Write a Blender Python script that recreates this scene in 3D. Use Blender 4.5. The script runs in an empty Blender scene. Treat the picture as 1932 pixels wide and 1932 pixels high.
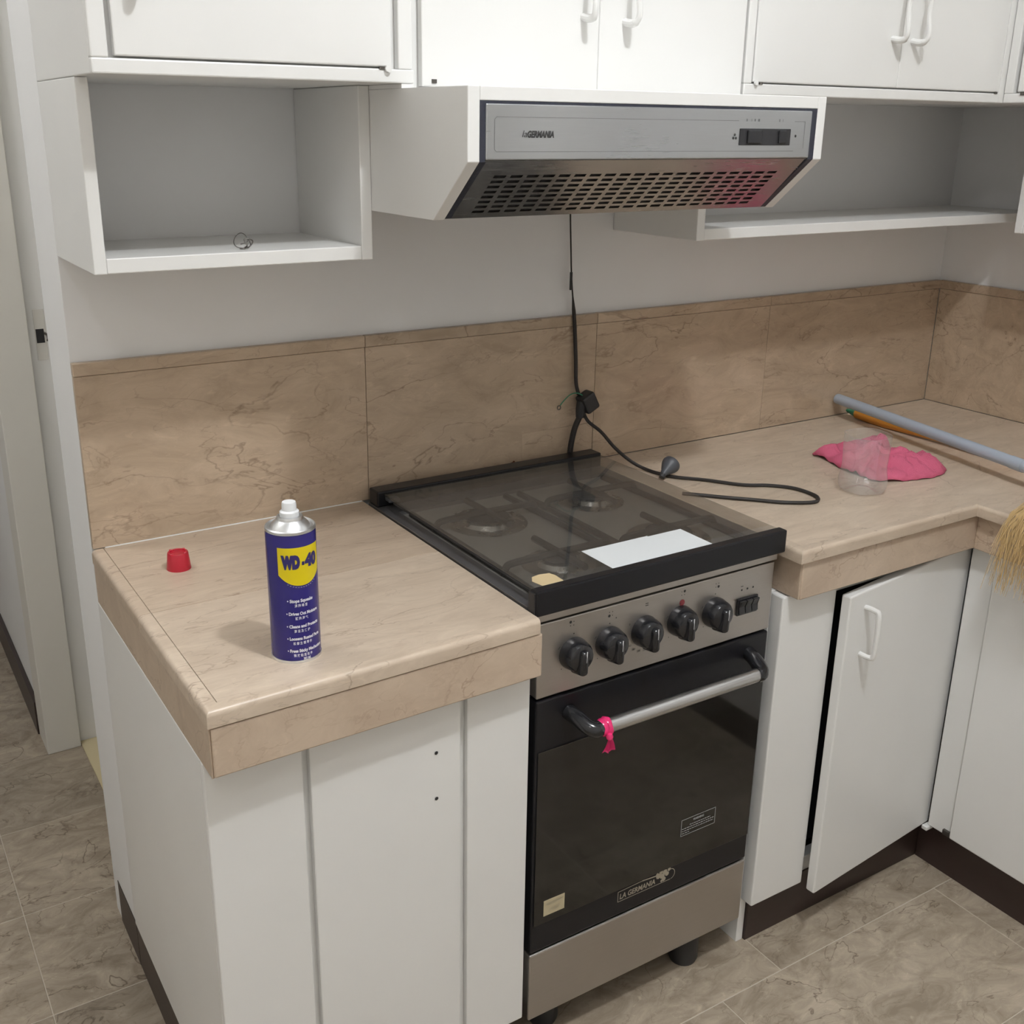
import bpy, bmesh, math, random
from mathutils import Vector, Matrix
random.seed(7)
scene = bpy.context.scene
col = scene.collection

# ------------------------------------------------------------------ camera
cam_d = bpy.data.cameras.new('camera')
cam = bpy.data.objects.new('camera', cam_d); col.objects.link(cam)
F_PX, W = 2029.887, 1932.0
cam_d.sensor_width = 36.0; cam_d.sensor_fit = 'HORIZONTAL'
cam_d.lens = F_PX / W * 36.0
cam_d.shift_x = 35.25 / W
cam_d.shift_y = -42.99 / W
cam_d.clip_start = 0.02
yaw, pit, rol = math.radians(32.0108), math.radians(-18.6126), math.radians(0.6247)
fwd = Vector((math.sin(yaw)*math.cos(pit), math.cos(yaw)*math.cos(pit), math.sin(pit)))
rgt = Vector((math.cos(yaw), -math.sin(yaw), 0)); upv = rgt.cross(fwd)
r0 = rgt*math.cos(rol) + upv*math.sin(rol); r1 = -rgt*math.sin(rol) + upv*math.cos(rol)
M = Matrix((r0, r1, -fwd)).transposed().to_4x4()
M.translation = Vector((-0.3247, -1.8035, 1.5399))
cam.matrix_world = M
scene.camera = cam

# ------------------------------------------------------------------ world, lamps, exposure
wd = bpy.data.worlds.new('world'); scene.world = wd; wd.use_nodes = True
wd.node_tree.nodes['Background'].inputs[0].default_value = (0.8, 0.85, 0.9, 1)
wd.node_tree.nodes['Background'].inputs[1].default_value = 0.05
def bulb(name, loc, radius, watts, color=(1, 1, 1)):
    d = bpy.data.lights.new(name, 'POINT'); d.shadow_soft_size = radius; d.energy = watts; d.color = color
    o = bpy.data.objects.new(name, d); col.objects.link(o); o.location = loc
    return o
LAMP1 = (0.57, -1.52, 2.92); LAMP2 = (-0.62, 0.35, 2.92)
def disc_light(name, loc, size, watts, color, up=False):
    d = bpy.data.lights.new(name, 'AREA'); d.shape = 'DISK'; d.size = size; d.energy = watts; d.color = color
    o = bpy.data.objects.new(name, d); col.objects.link(o); o.location = loc
    if up: o.rotation_euler = (math.pi, 0, 0)
disc_light('ceiling_lamp_downlight', (LAMP1[0], LAMP1[1], LAMP1[2]-0.01), 0.11, 23, (0.95, 0.975, 1.0))
disc_light('ambient_fill_uplight', (LAMP1[0], LAMP1[1], LAMP1[2]+0.005), 0.14, 52, (0.95, 0.975, 1.0), True)  # added upward fill, raises the ambient light by bouncing off the ceiling
LAMP3 = (-0.72, -2.1, 2.92)
disc_light('side_lamp_downlight', (LAMP3[0], LAMP3[1], LAMP3[2]-0.01), 0.24, 7.5, (0.97, 0.98, 1.0))
bulb('hall_lamp_light', LAMP2, 0.12, 26, (0.96, 0.98, 1.0))
vs = scene.view_settings
vs.view_transform = 'Standard'; vs.look = 'None'; vs.gamma = 1.0; vs.use_curve_mapping = False
vs.exposure = -0.15

# ------------------------------------------------------------------ helpers
def setp(b, **kw):
    for k, v in kw.items():
        b.inputs[k.replace('_', ' ')].default_value = v
def mat(name, color, rough=0.5, metal=0.0, bump=0.0, bscale=60.0, **kw):
    m = bpy.data.materials.new(name); m.use_nodes = True
    nt = m.node_tree; b = nt.nodes['Principled BSDF']
    setp(b, Base_Color=(*color, 1), Roughness=rough, Metallic=metal, **kw)
    # slight procedural variation of tone and relief
    tc = nt.nodes.new('ShaderNodeTexCoord'); nz = nt.nodes.new('ShaderNodeTexNoise')
    nz.inputs['Scale'].default_value = 5.0; nz.inputs['Detail'].default_value = 3
    nt.links.new(tc.outputs['Object'], nz.inputs['Vector'])
    mx = nt.nodes.new('ShaderNodeMix'); mx.data_type = 'RGBA'
    mx.inputs['A'].default_value = (*[c*0.96 for c in color], 1); mx.inputs['B'].default_value = (*[min(1, c*1.03) for c in color], 1)
    nt.links.new(nz.outputs['Fac'], mx.inputs['Factor']); nt.links.new(mx.outputs['Result'], b.inputs['Base Color'])
    if bump > 0:
        n2 = nt.nodes.new('ShaderNodeTexNoise'); n2.inputs['Scale'].default_value = bscale
        bp = nt.nodes.new('ShaderNodeBump'); bp.inputs['Strength'].default_value = bump; bp.inputs['Distance'].default_value = 0.002
        nt.links.new(tc.outputs['Object'], n2.inputs['Vector'])
        nt.links.new(n2.outputs['Fac'], bp.inputs['Height']); nt.links.new(bp.outputs['Normal'], b.inputs['Normal'])
    return m

def marble(name, c_dark, c_light, c_vein, mscale=(1, 1, 1), rough=0.3, vein_amt=0.6, tint=0.10, speck=0.25):
    m = bpy.data.materials.new(name); m.use_nodes = True
    nt = m.node_tree; N = nt.nodes; L = nt.links; b = N['Principled BSDF']
    tc = N.new('ShaderNodeTexCoord'); oi = N.new('ShaderNodeObjectInfo')
    mul = N.new('ShaderNodeVectorMath'); mul.operation = 'MULTIPLY_ADD'
    cx = N.new('ShaderNodeCombineXYZ')
    for i in range(3): L.new(oi.outputs['Random'], cx.inputs[i])
    L.new(cx.outputs[0], mul.inputs[0]); mul.inputs[1].default_value = (7.3, 5.1, 9.7)
    L.new(tc.outputs['Object'], mul.inputs[2])
    mp = N.new('ShaderNodeMapping'); mp.inputs['Scale'].default_value = mscale
    L.new(mul.outputs[0], mp.inputs['Vector'])
    def noise(scale, detail=6, dist=0.0, rough_=0.6):
        n = N.new('ShaderNodeTexNoise'); n.inputs['Scale'].default_value = scale; n.inputs['Detail'].default_value = detail
        n.inputs['Distortion'].default_value = dist; n.inputs['Roughness'].default_value = rough_
        L.new(mp.outputs[0], n.inputs['Vector']); return n
    def ramp(src, a, c, lo=0.0, hi=1.0):
        r = N.new('ShaderNodeMapRange'); r.inputs['From Min'].default_value = a; r.inputs['From Max'].default_value = c
        r.inputs['To Min'].default_value = lo; r.inputs['To Max'].default_value = hi
        L.new(src, r.inputs['Value']); return r.outputs[0]
    def mth(op, a, bb):
        q = N.new('ShaderNodeMath'); q.operation = op
        for i, v in enumerate((a, bb)):
            if isinstance(v, (int, float)): q.inputs[i].default_value = v
            else: L.new(v, q.inputs[i])
        return q.outputs[0]
    def mixc(f, a, bb):
        q = N.new('ShaderNodeMix'); q.data_type = 'RGBA'
        L.new(f, q.inputs['Factor'])
        for k, v in (('A', a), ('B', bb)):
            if isinstance(v, tuple): q.inputs[k].default_value = (*v, 1)
            else: L.new(v, q.inputs[k])
        return q.outputs['Result']
    base = mixc(ramp(noise(5.5, 11, 0.9, 0.68).outputs['Fac'], 0.34, 0.68), c_dark, c_light)
    # pale flecks
    fl = mth('MULTIPLY', ramp(noise(16, 5, 1.2).outputs['Fac'], 0.60, 0.74), speck)
    base = mixc(fl, base, tuple(min(1, c*1.25) for c in c_light))
    # fine dark veins: ridged noise, interrupted by a mask
    for sc, wdt, amt, ds in ((1.5, 0.0045, vein_amt, 0.5), (2.9, 0.0060, vein_amt*0.9, 0.6), (6.0, 0.010, vein_amt*0.45, 0.5)):
        n = noise(sc, 6, ds, 0.5)
        d = mth('ABSOLUTE', mth('SUBTRACT', n.outputs['Fac'], 0.5), 0.0)
        v = ramp(d, 0.0, wdt, 1.0, 0.0)
        k = ramp(noise(sc*1.3, 2).outputs['Fac'], 0.40, 0.60)
        base = mixc(mth('MULTIPLY', mth('MULTIPLY', v, k), amt), base, c_vein)
    # per-piece tone
    tn = ramp(oi.outputs['Random'], 0, 1, 1.0 - tint, 1.0 + tint*0.4)
    fin = N.new('ShaderNodeMix'); fin.data_type = 'RGBA'; fin.blend_type = 'MULTIPLY'; fin.inputs['Factor'].default_value = 1
    L.new(base, fin.inputs['A']); cc = N.new('ShaderNodeCombineColor')
    for i in range(3): L.new(tn, cc.inputs[i])
    L.new(cc.outputs[0], fin.inputs['B']); L.new(fin.outputs['Result'], b.inputs['Base Color'])
    b.inputs['Roughness'].default_value = rough
    bp = N.new('ShaderNodeBump'); bp.inputs['Strength'].default_value = 0.08; bp.inputs['Distance'].default_value = 0.002
    L.new(noise(22, 4).outputs['Fac'], bp.inputs['Height']); L.new(bp.outputs['Normal'], b.inputs['Normal'])
    return m

def thin_glass(name, tint, ior=1.45, rough=0.02, haze=None, hz=0.0, bump=0.0, top=0.8):
    m = bpy.data.materials.new(name); m.use_nodes = True
    nt = m.node_tree; N = nt.nodes; L = nt.links
    N.remove(N['Principled BSDF']); out = N['Material Output']
    tr = N.new('ShaderNodeBsdfTransparent'); tr.inputs[0].default_value = (*tint, 1)
    gl = N.new('ShaderNodeBsdfGlossy'); gl.inputs['Roughness'].default_value = rough
    fr = N.new('ShaderNodeLayerWeight'); pw = N.new('ShaderNodeMath'); pw.operation = 'POWER'; pw.inputs[1].default_value = 4.5
    L.new(fr.outputs['Facing'], pw.inputs[0])
    rf = ((ior-1)/(ior+1))**2
    mr = N.new('ShaderNodeMapRange'); mr.inputs['To Min'].default_value = rf; mr.inputs['To Max'].default_value = top
    L.new(pw.outputs[0], mr.inputs['Value'])
    mx = N.new('ShaderNodeMixShader'); L.new(mr.outputs[0], mx.inputs[0])
    first = tr
    if haze:
        df = N.new('ShaderNodeBsdfDiffuse'); df.inputs[0].default_value = (*haze, 1)
        m2 = N.new('ShaderNodeMixShader')
        tc = N.new('ShaderNodeTexCoord'); nz = N.new('ShaderNodeTexNoise'); nz.inputs['Scale'].default_value = 9; nz.inputs['Detail'].default_value = 5
        L.new(tc.outputs['Object'], nz.inputs['Vector'])
        r = N.new('ShaderNodeMapRange'); r.inputs['From Min'].default_value = 0.3; r.inputs['From Max'].default_value = 0.7
        r.inputs['To Min'].default_value = hz*0.6; r.inputs['To Max'].default_value = hz*1.4
        L.new(nz.outputs['Fac'], r.inputs['Value']); L.new(r.outputs[0], m2.inputs[0])
        L.new(tr.outputs[0], m2.inputs[1]); L.new(df.outputs[0], m2.inputs[2]); first = m2
    if bump:
        tc2 = N.new('ShaderNodeTexCoord'); n2 = N.new('ShaderNodeTexNoise'); n2.inputs['Scale'].default_value = 30
        bp = N.new('ShaderNodeBump'); bp.inputs['Strength'].default_value = bump; bp.inputs['Distance'].default_value = 0.004
        L.new(tc2.outputs['Object'], n2.inputs['Vector']); L.new(n2.outputs['Fac'], bp.inputs['Height'])
        L.new(bp.outputs[0], gl.inputs['Normal']); L.new(bp.outputs[0], fr.inputs['Normal'])
    L.new(first.outputs[0], mx.inputs[1]); L.new(gl.outputs[0], mx.inputs[2])
    L.new(mx.outputs[0], out.inputs['Surface'])
    return m

def brushed(name, color, rough=0.35, stretch=(2, 60, 60), smudge=0.15, metal=1.0):
    m = bpy.data.materials.new(name); m.use_nodes = True
    nt = m.node_tree; N = nt.nodes; L = nt.links; b = N['Principled BSDF']
    setp(b, Base_Color=(*color, 1), Metallic=metal, Roughness=rough)
    tc = N.new('ShaderNodeTexCoord'); mp = N.new('ShaderNodeMapping'); mp.inputs['Scale'].default_value = stretch
    nz = N.new('ShaderNodeTexNoise'); nz.inputs['Scale'].default_value = 12; nz.inputs['Detail'].default_value = 4
    L.new(tc.outputs['Object'], mp.inputs[0]); L.new(mp.outputs[0], nz.inputs['Vector'])
    n2 = N.new('ShaderNodeTexNoise'); n2.inputs['Scale'].default_value = 7; n2.inputs['Detail'].default_value = 5
    L.new(tc.outputs['Object'], n2.inputs['Vector'])
    ad = N.new('ShaderNodeMath'); ad.operation = 'ADD'; L.new(nz.outputs['Fac'], ad.inputs[0]); L.new(n2.outputs['Fac'], ad.inputs[1])
    r = N.new('ShaderNodeMapRange'); r.inputs['From Min'].default_value = 0.7; r.inputs['From Max'].default_value = 1.3
    r.inputs['To Min'].default_value = max(0.02, rough-smudge); r.inputs['To Max'].default_value = rough+smudge
    L.new(ad.outputs[0], r.inputs['Value']); L.new(r.outputs[0], b.inputs['Roughness'])
    mx = N.new('ShaderNodeMix'); mx.data_type = 'RGBA'; L.new(n2.outputs['Fac'], mx.inputs['Factor'])
    mx.inputs['A'].default_value = (*[c*0.85 for c in color], 1); mx.inputs['B'].default_value = (*[min(1, c*1.1) for c in color], 1)
    L.new(mx.outputs['Result'], b.inputs['Base Color'])
    return m

WHITE = mat('white_gloss_paint', (0.82, 0.815, 0.795), 0.33, bump=0.05, bscale=25)
WALL = mat('white_wall_paint', (0.82, 0.82, 0.82), 0.6, bump=0.06, bscale=40)
CREAM = mat('cream_door_paint', (0.72, 0.70, 0.65), 0.45)
BROWN = mat('dark_brown_base_paint', (0.034, 0.020, 0.017), 0.4, bump=0.1)
DARK = mat('cabinet_shade', (0.02, 0.02, 0.022), 0.8)  # near-black colour standing in for shade inside the cabinet
STONE_TOP = marble('beige_marble_counter', (0.50, 0.40, 0.305), (0.64, 0.53, 0.415), (0.27, 0.19, 0.13), (1.3, 4.2, 4.2), 0.33, 0.6, 0.08, 0.3)
STONE_TOP2 = marble('brown_beige_marble_counter', (0.45, 0.35, 0.26), (0.57, 0.46, 0.35), (0.24, 0.16, 0.11), (1.3, 5.5, 5.5), 0.33, 0.8, 0.04, 0.3)
STONE_BACK = marble('beige_marble_splash', (0.40, 0.305, 0.215), (0.55, 0.43, 0.315), (0.17, 0.11, 0.07), (1.3, 3.4, 3.4), 0.3, 0.65, 0.08, 0.4)
STONE_EDGE = marble('beige_marble_edge', (0.49, 0.38, 0.285), (0.60, 0.48, 0.365), (0.28, 0.18, 0.12), (1.8, 2.2, 2.2), 0.33, 0.6, 0.10, 0.3)
STONE_FLOOR = marble('greige_marble_floor', (0.245, 0.195, 0.142), (0.47, 0.395, 0.305), (0.13, 0.095, 0.065), (1.8, 3.0, 2.0), 0.35, 1.0, 0.14, 0.55)
GROUT = mat('grout', (0.55, 0.49, 0.41), 0.9)
WARM_BOUNCE_WALL = mat('warm_bounce_wall_tint', (0.82, 0.79, 0.735), 0.6)  # cream tint invented so the unseen walls bounce warm light
YELLOW_WOOD = mat('bare_threshold', (0.62, 0.53, 0.33), 0.6)
STEEL = brushed('brushed_steel', (0.50, 0.475, 0.45), 0.38, (2, 60, 60), 0.1)
HOODST = brushed('hood_steel', (0.50, 0.515, 0.53), 0.36, (2, 50, 50), 0.12)
HOODUN = brushed('hood_underside_steel', (0.40, 0.39, 0.38), 0.22, (2, 30, 30), 0.08)
CHROME = brushed('satin_bar_steel', (0.62, 0.62, 0.62), 0.30, (1, 4, 4), 0.02)
ALU = brushed('can_aluminium', (0.80, 0.81, 0.82), 0.36, (20, 20, 4), 0.08)
BLACK = mat('black_enamel', (0.008, 0.008, 0.010), 0.3, Specular_IOR_Level=0.3)
BLACKPL = mat('black_plastic', (0.014, 0.014, 0.016), 0.16)
BLACKM = mat('black_matt', (0.02, 0.02, 0.022), 0.5)
NAVY = mat('dark_blue_black_seal', (0.02, 0.022, 0.035), 0.45, bump=0.3, bscale=200)
OVEN = mat('oven_dark_glass', (0.016, 0.0145, 0.0125), 0.06)
TRAY = mat('grey_hob_tray', (0.42, 0.415, 0.40), 0.4, metal=0.4)
IRON = mat('cast_iron', (0.03, 0.03, 0.03), 0.55, bump=0.3, bscale=200)
BURN = brushed('burner_aluminium', (0.55, 0.55, 0.54), 0.3, (5, 5, 5), 0.1)
LIDGLASS = thin_glass('smoked_lid_glass', (0.80, 0.79, 0.77), 1.5, 0.03, (0.42, 0.41, 0.39), 0.07)
PET = thin_glass('clear_pet', (0.96, 0.96, 0.96), 1.75, 0.035, (0.95, 0.95, 0.95), 0.10, bump=0.3, top=0.6)
PAPER = mat('white_paper_sticker', (0.80, 0.83, 0.84), 0.5)
TAN = mat('old_sticker_residue', (0.60, 0.47, 0.27), 0.8)
PRINT = mat('black_print', (0.03, 0.03, 0.03), 0.6)
GREYPRINT = mat('grey_print', (0.18, 0.18, 0.18), 0.6)
WPRINT = mat('white_print', (0.75, 0.75, 0.76), 0.5)
DIMPRINT = mat('pale_grey_print', (0.33, 0.34, 0.35), 0.5)
REDPRINT = mat('red_print', (0.20, 0.03, 0.035), 0.5)
BLUE = mat('can_blue', (0.020, 0.014, 0.155), 0.22)
YEL = mat('can_yellow', (0.75, 0.60, 0.005), 0.3)
WPLAST = mat('white_plastic', (0.80, 0.81, 0.82), 0.3)
RED = mat('red_plastic', (0.42, 0.012, 0.028), 0.32)
PINK = mat('pink_cloth', (0.58, 0.115, 0.20), 0.85, bump=0.5, bscale=400)
RIBBON = mat('hot_pink_plastic_film', (0.75, 0.03, 0.16), 0.22)
GREYPIPE = mat('grey_painted_pipe', (0.40, 0.45, 0.52), 0.38)
ORANGE = mat('orange_plastic', (0.62, 0.25, 0.03), 0.4)
GREEN = mat('green_plastic', (0.03, 0.20, 0.11), 0.4)
STRAW = mat('straw_bristle', (0.55, 0.38, 0.17), 0.7)
RUBBER = mat('black_rubber_cord', (0.02, 0.016, 0.014), 0.65)
GREYRUB = mat('grey_rubber_plug', (0.07, 0.075, 0.085), 0.45)
WIREM = mat('wire_metal', (0.13, 0.12, 0.11), 0.35, metal=0.8)
BADGE = mat('badge_silver', (0.52, 0.50, 0.43), 0.35, metal=0.8)
BEIGEST = mat('beige_sticker', (0.50, 0.43, 0.28), 0.6)
RUST = mat('rust_stain', (0.11, 0.035, 0.015), 0.9)
LAMPGLASS = bpy.data.materials.new('lamp_diffuser'); LAMPGLASS.use_nodes = True
setp(LAMPGLASS.node_tree.nodes['Principled BSDF'], Base_Color=(0.9, 0.9, 0.88, 1), Emission_Color=(1, 0.98, 0.95, 1), Emission_Strength=3.0)

def root_loc(o):
    v = Vector((0, 0, 0))
    while o is not None:
        v += Vector(o.location); o = o.parent
    return v
def tag(o, label=None, cat=None, group=None, kind=None):
    if label: o['label'] = label
    if cat: o['category'] = cat
    if group: o['group'] = group
    if kind: o['kind'] = kind
    return o
def thing(name, label, cat, loc=(0, 0, 0), group=None):
    o = bpy.data.objects.new(name, None); col.objects.link(o); o.location = loc
    o.empty_display_size = 0.05
    return tag(o, label, cat, group)
def obj(name, bm, m, parent=None, smooth=False, at=None):
    """link a bmesh (world coordinates) as one object under parent"""
    bmesh.ops.recalc_face_normals(bm, faces=bm.faces)
    off = root_loc(parent) if parent else Vector(at or (0, 0, 0))
    bmesh.ops.translate(bm, verts=bm.verts, vec=-off)
    me = bpy.data.meshes.new(name); bm.to_mesh(me); bm.free()
    if smooth:
        for p in me.polygons: p.use_smooth = True
        if smooth != 'all':
            me.set_sharp_from_angle(angle=math.radians(35))
    for mm in (m if isinstance(m, (list, tuple)) else [m]): me.materials.append(mm)
    o = bpy.data.objects.new(name, me); col.objects.link(o)
    if parent: o.parent = parent
    else: o.location = off
    return o
def bev(bm, w, seg=2):
    if w > 0:
        bmesh.ops.bevel(bm, geom=bm.edges[:], offset=w, segments=seg, profile=0.5, affect='EDGES')
def add_box(bm, x0, x1, y0, y1, z0, z1):
    r = bmesh.ops.create_cube(bm, size=1.0)
    for v in r['verts']:
        v.co = Vector(((x0+x1)/2 + v.co.x*(x1-x0), (y0+y1)/2 + v.co.y*(y1-y0), (z0+z1)/2 + v.co.z*(z1-z0)))
    return r['verts']
def box(name, x0, x1, y0, y1, z0, z1, m, parent=None, b=0.0015, at=None):
    bm = bmesh.new(); add_box(bm, x0, x1, y0, y1, z0, z1); bev(bm, b)
    return obj(name, bm, m, parent, at=at)
def prism_bm(bm, pts, axis, a0, a1):
    def P(p, a):
        return {'z': (p[0], p[1], a), 'y': (p[0], a, p[1]), 'x': (a, p[0], p[1])}[axis]
    n = len(pts)
    A = [bm.verts.new(P(p, a0)) for p in pts]; B = [bm.verts.new(P(p, a1)) for p in pts]
    bm.faces.new(A); bm.faces.new(B[::-1])
    for i in range(n): bm.faces.new((A[i], A[(i+1) % n], B[(i+1) % n], B[i]))
def prism(name, pts, axis, a0, a1, m, parent=None, b=0.0, at=None):
    bm = bmesh.new(); prism_bm(bm, pts, axis, a0, a1); bev(bm, b)
    return obj(name, bm, m, parent, at=at)
def lathe_bm(bm, prof, c, seg=48, axis=(0, 0, 1), mod=None):
    """prof: list of (r, h); revolve about axis at c"""
    az = Vector(axis).normalized()
    ax = az.orthogonal().normalized() if abs(az.z) < 0.99 else Vector((1, 0, 0)); ay = az.cross(ax)
    rings = []
    for r, h in prof:
        if r < 1e-6:
            rings.append([bm.verts.new(Vector(c) + az*h)])
        else:
            ring = []
            for i in range(seg):
                t = 2*math.pi*i/seg
                rr = r if mod is None else mod(r, h, t)
                ring.append(bm.verts.new(Vector(c) + az*h + (ax*math.cos(t) + ay*math.sin(t))*rr))
            rings.append(ring)
    for a, b_ in zip(rings[:-1], rings[1:]):
        for i in range(seg):
            j = (i+1) % seg
            if len(a) == 1 and len(b_) == 1: continue
            if len(a) == 1: bm.faces.new((a[0], b_[i], b_[j]))
            elif len(b_) == 1: bm.faces.new((a[i], a[j], b_[0]))
            else: bm.faces.new((a[i], a[j], b_[j], b_[i]))
def lathe(name, prof, c, m, parent=None, seg=48, axis=(0, 0, 1), at=None, mod=None):
    bm = bmesh.new(); lathe_bm(bm, prof, c, seg, axis, mod)
    return obj(name, bm, m, parent, smooth=True, at=at)
def spline(pts, n=8):
    """Catmull-Rom through points"""
    P = [Vector(p) for p in pts]; out = []
    for i in range(len(P)-1):
        p0 = P[max(0, i-1)]; p1 = P[i]; p2 = P[i+1]; p3 = P[min(len(P)-1, i+2)]
        for k in range(n):
            t = k/n
            out.append(0.5*((2*p1) + (-p0+p2)*t + (2*p0-5*p1+4*p2-p3)*t*t + (-p0+3*p1-3*p2+p3)*t**3))
    out.append(P[-1]); return out
def tube_bm(bm, path, r, seg=10, cap=True, flat=1.0):
    path = [Vector(p) for p in path]; rings = []; prev = None
    for i, p in enumerate(path):
        t = (path[min(i+1, len(path)-1)] - path[max(i-1, 0)]).normalized()
        if prev is None:
            u = t.orthogonal().normalized()
            if abs(t.z) < 0.9: u = (Vector((0, 0, 1)) - t*t.z).normalized()
        else: u = (prev - t*prev.dot(t)).normalized()
        prev = u; v = t.cross(u)
        rr = r(i/(len(path)-1)) if callable(r) else r
        rings.append([bm.verts.new(p + (u*math.cos(2*math.pi*k/seg)*flat + v*math.sin(2*math.pi*k/seg))*rr) for k in range(seg)])
    for a, b_ in zip(rings[:-1], rings[1:]):
        for i in range(seg):
            j = (i+1) % seg; bm.faces.new((a[i], a[j], b_[j], b_[i]))
    if cap: bm.faces.new(rings[0][::-1]); bm.faces.new(rings[-1])
def tube(name, path, r, m, parent=None, seg=10, at=None, flat=1.0):
    bm = bmesh.new(); tube_bm(bm, path, r, seg, True, flat)
    return obj(name, bm, m, parent, smooth=True, at=at)
def text_bm(s, size, shear=0.0, align='CENTER', bold=0.0):
    c = bpy.data.curves.new('txt', 'FONT'); c.body = s; c.size = size; c.align_x = align; c.align_y = 'CENTER'
    c.shear = shear; c.offset = bold; c.resolution_u = 3
    o = bpy.data.objects.new('txt', c); col.objects.link(o)
    dg = bpy.context.evaluated_depsgraph_get(); me = bpy.data.meshes.new_from_object(o.evaluated_get(dg))
    bm = bmesh.new(); bm.from_mesh(me)
    bpy.data.objects.remove(o); bpy.data.curves.remove(c); bpy.data.meshes.remove(me)
    return bm
def text_into(bm, s, size, org, ex, ey, shear=0.0, align='CENTER', bold=0.0, width=None):
    """lay flat lettering on the plane at org, with axes ex (reading) and ey (up)"""
    tb = text_bm(s, size, shear, align, bold)
    ex = Vector(ex); ey = Vector(ey); org = Vector(org)
    k = 1.0
    if width:
        xs = [v.co.x for v in tb.verts]; k = width/max(1e-6, (max(xs)-min(xs)))
    mp = {v: bm.verts.new(org + ex*(v.co.x*k) + ey*v.co.y) for v in tb.verts}
    for f in tb.faces:
        try: bm.faces.new([mp[v] for v in f.verts])
        except ValueError: pass
    tb.free()
def disc_into(bm, c, r, nrm=(0, -1, 0), seg=12):
    n = Vector(nrm); u = n.orthogonal().normalized(); v = n.cross(u)
    bm.faces.new([bm.verts.new(Vector(c) + (u*math.cos(2*math.pi*i/seg) + v*math.sin(2*math.pi*i/seg))*r) for i in range(seg)])

# ------------------------------------------------------------------ key dimensions (metres)
H = 0.85            # counter top
ZF = -0.025         # floor
XR = 2.1943         # right wall
ZB = 1.1711         # top of splashback
CEIL = 3.08
X0R, Y0R, Y1R = -1.15, -3.0, 3.0

# ------------------------------------------------------------------ setting
fl = box('floor', X0R-0.1, XR+0.2, Y0R-0.1, Y1R+0.1, -0.10, ZF-0.0008, GROUT, b=0); tag(fl, 'greige marble tiled kitchen floor', 'floor', kind='structure')
tw, td = 0.62, 0.309
bm = bmesh.new(); add_box(bm, -tw/2+0.0009, tw/2-0.0009, -td/2+0.0009, td/2-0.0009, -0.012, 0.0); bev(bm, 0.0008, 1)
me_tile = bpy.data.meshes.new('tile'); bm.to_mesh(me_tile); bm.free(); me_tile.materials.append(STONE_FLOOR)
for i in range(-3, 5):
    for j in range(-12, 13):
        cx, cy = -0.172 + tw*(i+0.5) - (0.155 if j < 0 else 0.0), -0.663 + td*(j+0.5)
        if not (X0R < cx < XR+0.1 and Y0R < cy < Y1R): continue
        if cy > 0.1 and cx > 0.5: continue
        o = bpy.data.objects.new('tile', me_tile); col.objects.link(o); o.parent = fl; o.location = (cx, cy, ZF)
def struct(name, *a, **k):
    o = box(name, *a, **k); return tag(o, k.get('label'), None, kind='structure')
wb = box('wall_back', 0.0, XR+0.15, 0.012, 0.19, ZF, CEIL, WALL, b=0.001); tag(wb, 'white back wall behind the stove with marble splashback', 'wall', kind='structure')
wr = box('wall_right', XR, XR+0.15, Y0R, 0.012, ZF, CEIL, WALL, b=0); tag(wr, 'white right wall meeting the back wall in the corner', 'wall', kind='structure')
wf = box('wall_front', X0R, XR+0.15, Y0R-0.1, Y0R, ZF, CEIL, WARM_BOUNCE_WALL, b=0); tag(wf, 'white wall behind the viewer', 'wall', kind='structure')
wl = box('wall_left', X0R-0.1, X0R, Y0R, Y1R, ZF, CEIL, WARM_BOUNCE_WALL, b=0); tag(wl, 'white wall on the far left side', 'wall', kind='structure')
wh = box('wall_hall', -0.004, 0.15, 0.99, Y1R, ZF, CEIL, WALL, b=0); tag(wh, 'white hallway wall beyond the doorway', 'wall', kind='structure')
we = box('wall_hall_end', X0R, 0.15, Y1R, Y1R+0.1, ZF, CEIL, WALL, b=0); tag(we, 'white wall closing the hallway', 'wall', kind='structure')
ce = box('ceiling', X0R-0.1, XR+0.2, Y0R-0.1, Y1R+0.1, CEIL, CEIL+0.1, WALL, b=0); tag(ce, 'white ceiling', 'ceiling', kind='structure')
bb = box('baseboard_hall', -0.016, -0.004, 0.99, Y1R, ZF, 0.072, BROWN, b=0.002); tag(bb, 'dark brown baseboard along the hallway wall', 'baseboard', kind='structure')
bb2 = box('baseboard_left', -0.0012, 0.0, -0.002, 0.145, ZF, 0.0745, BROWN, b=0); tag(bb2, 'short dark brown baseboard on the wall end', 'baseboard', kind='structure')
dr = box('light_seal_slab', 0.15, 0.19, 0.19, 0.99, ZF, 2.1, CREAM, b=0.001); tag(dr, 'unseen cream slab added to seal off light at the side doorway', 'door', kind='structure')  # hidden slab put in to stop light leaking through the doorway
lin = box('wall_lintel', 0.0, 0.15, 0.19, 0.99, 2.1, CEIL, WALL, b=0); tag(lin, 'white wall above the side doorway', 'wall', kind='structure')
jb = box('trim_1', -0.012, 0.071, 0.872, 0.99, ZF, 2.1, CREAM, b=0.002); tag(jb, 'cream door frame post of the side doorway', 'door frame', kind='structure')
box('rebate', 0.073, 0.15, 0.895, 0.99, ZF, 2.1, WHITE, jb, 0.001)
sp = box('strike_plate', 0.088, 0.112, 0.8935, 0.8955, 1.005, 1.125, CREAM, jb, 0.0005)
box('strike_hole', 0.090, 0.108, 0.8925, 0.8945, 1.046, 1.079, BLACKM, sp, 0.0005)
tube('strike_lip', spline([(0.108, 0.892, 1.069), (0.114, 0.890, 1.064), (0.1155, 0.889, 1.056), (0.113, 0.890, 1.050)], 4), 0.0025, WIREM, sp, 6)
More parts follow.
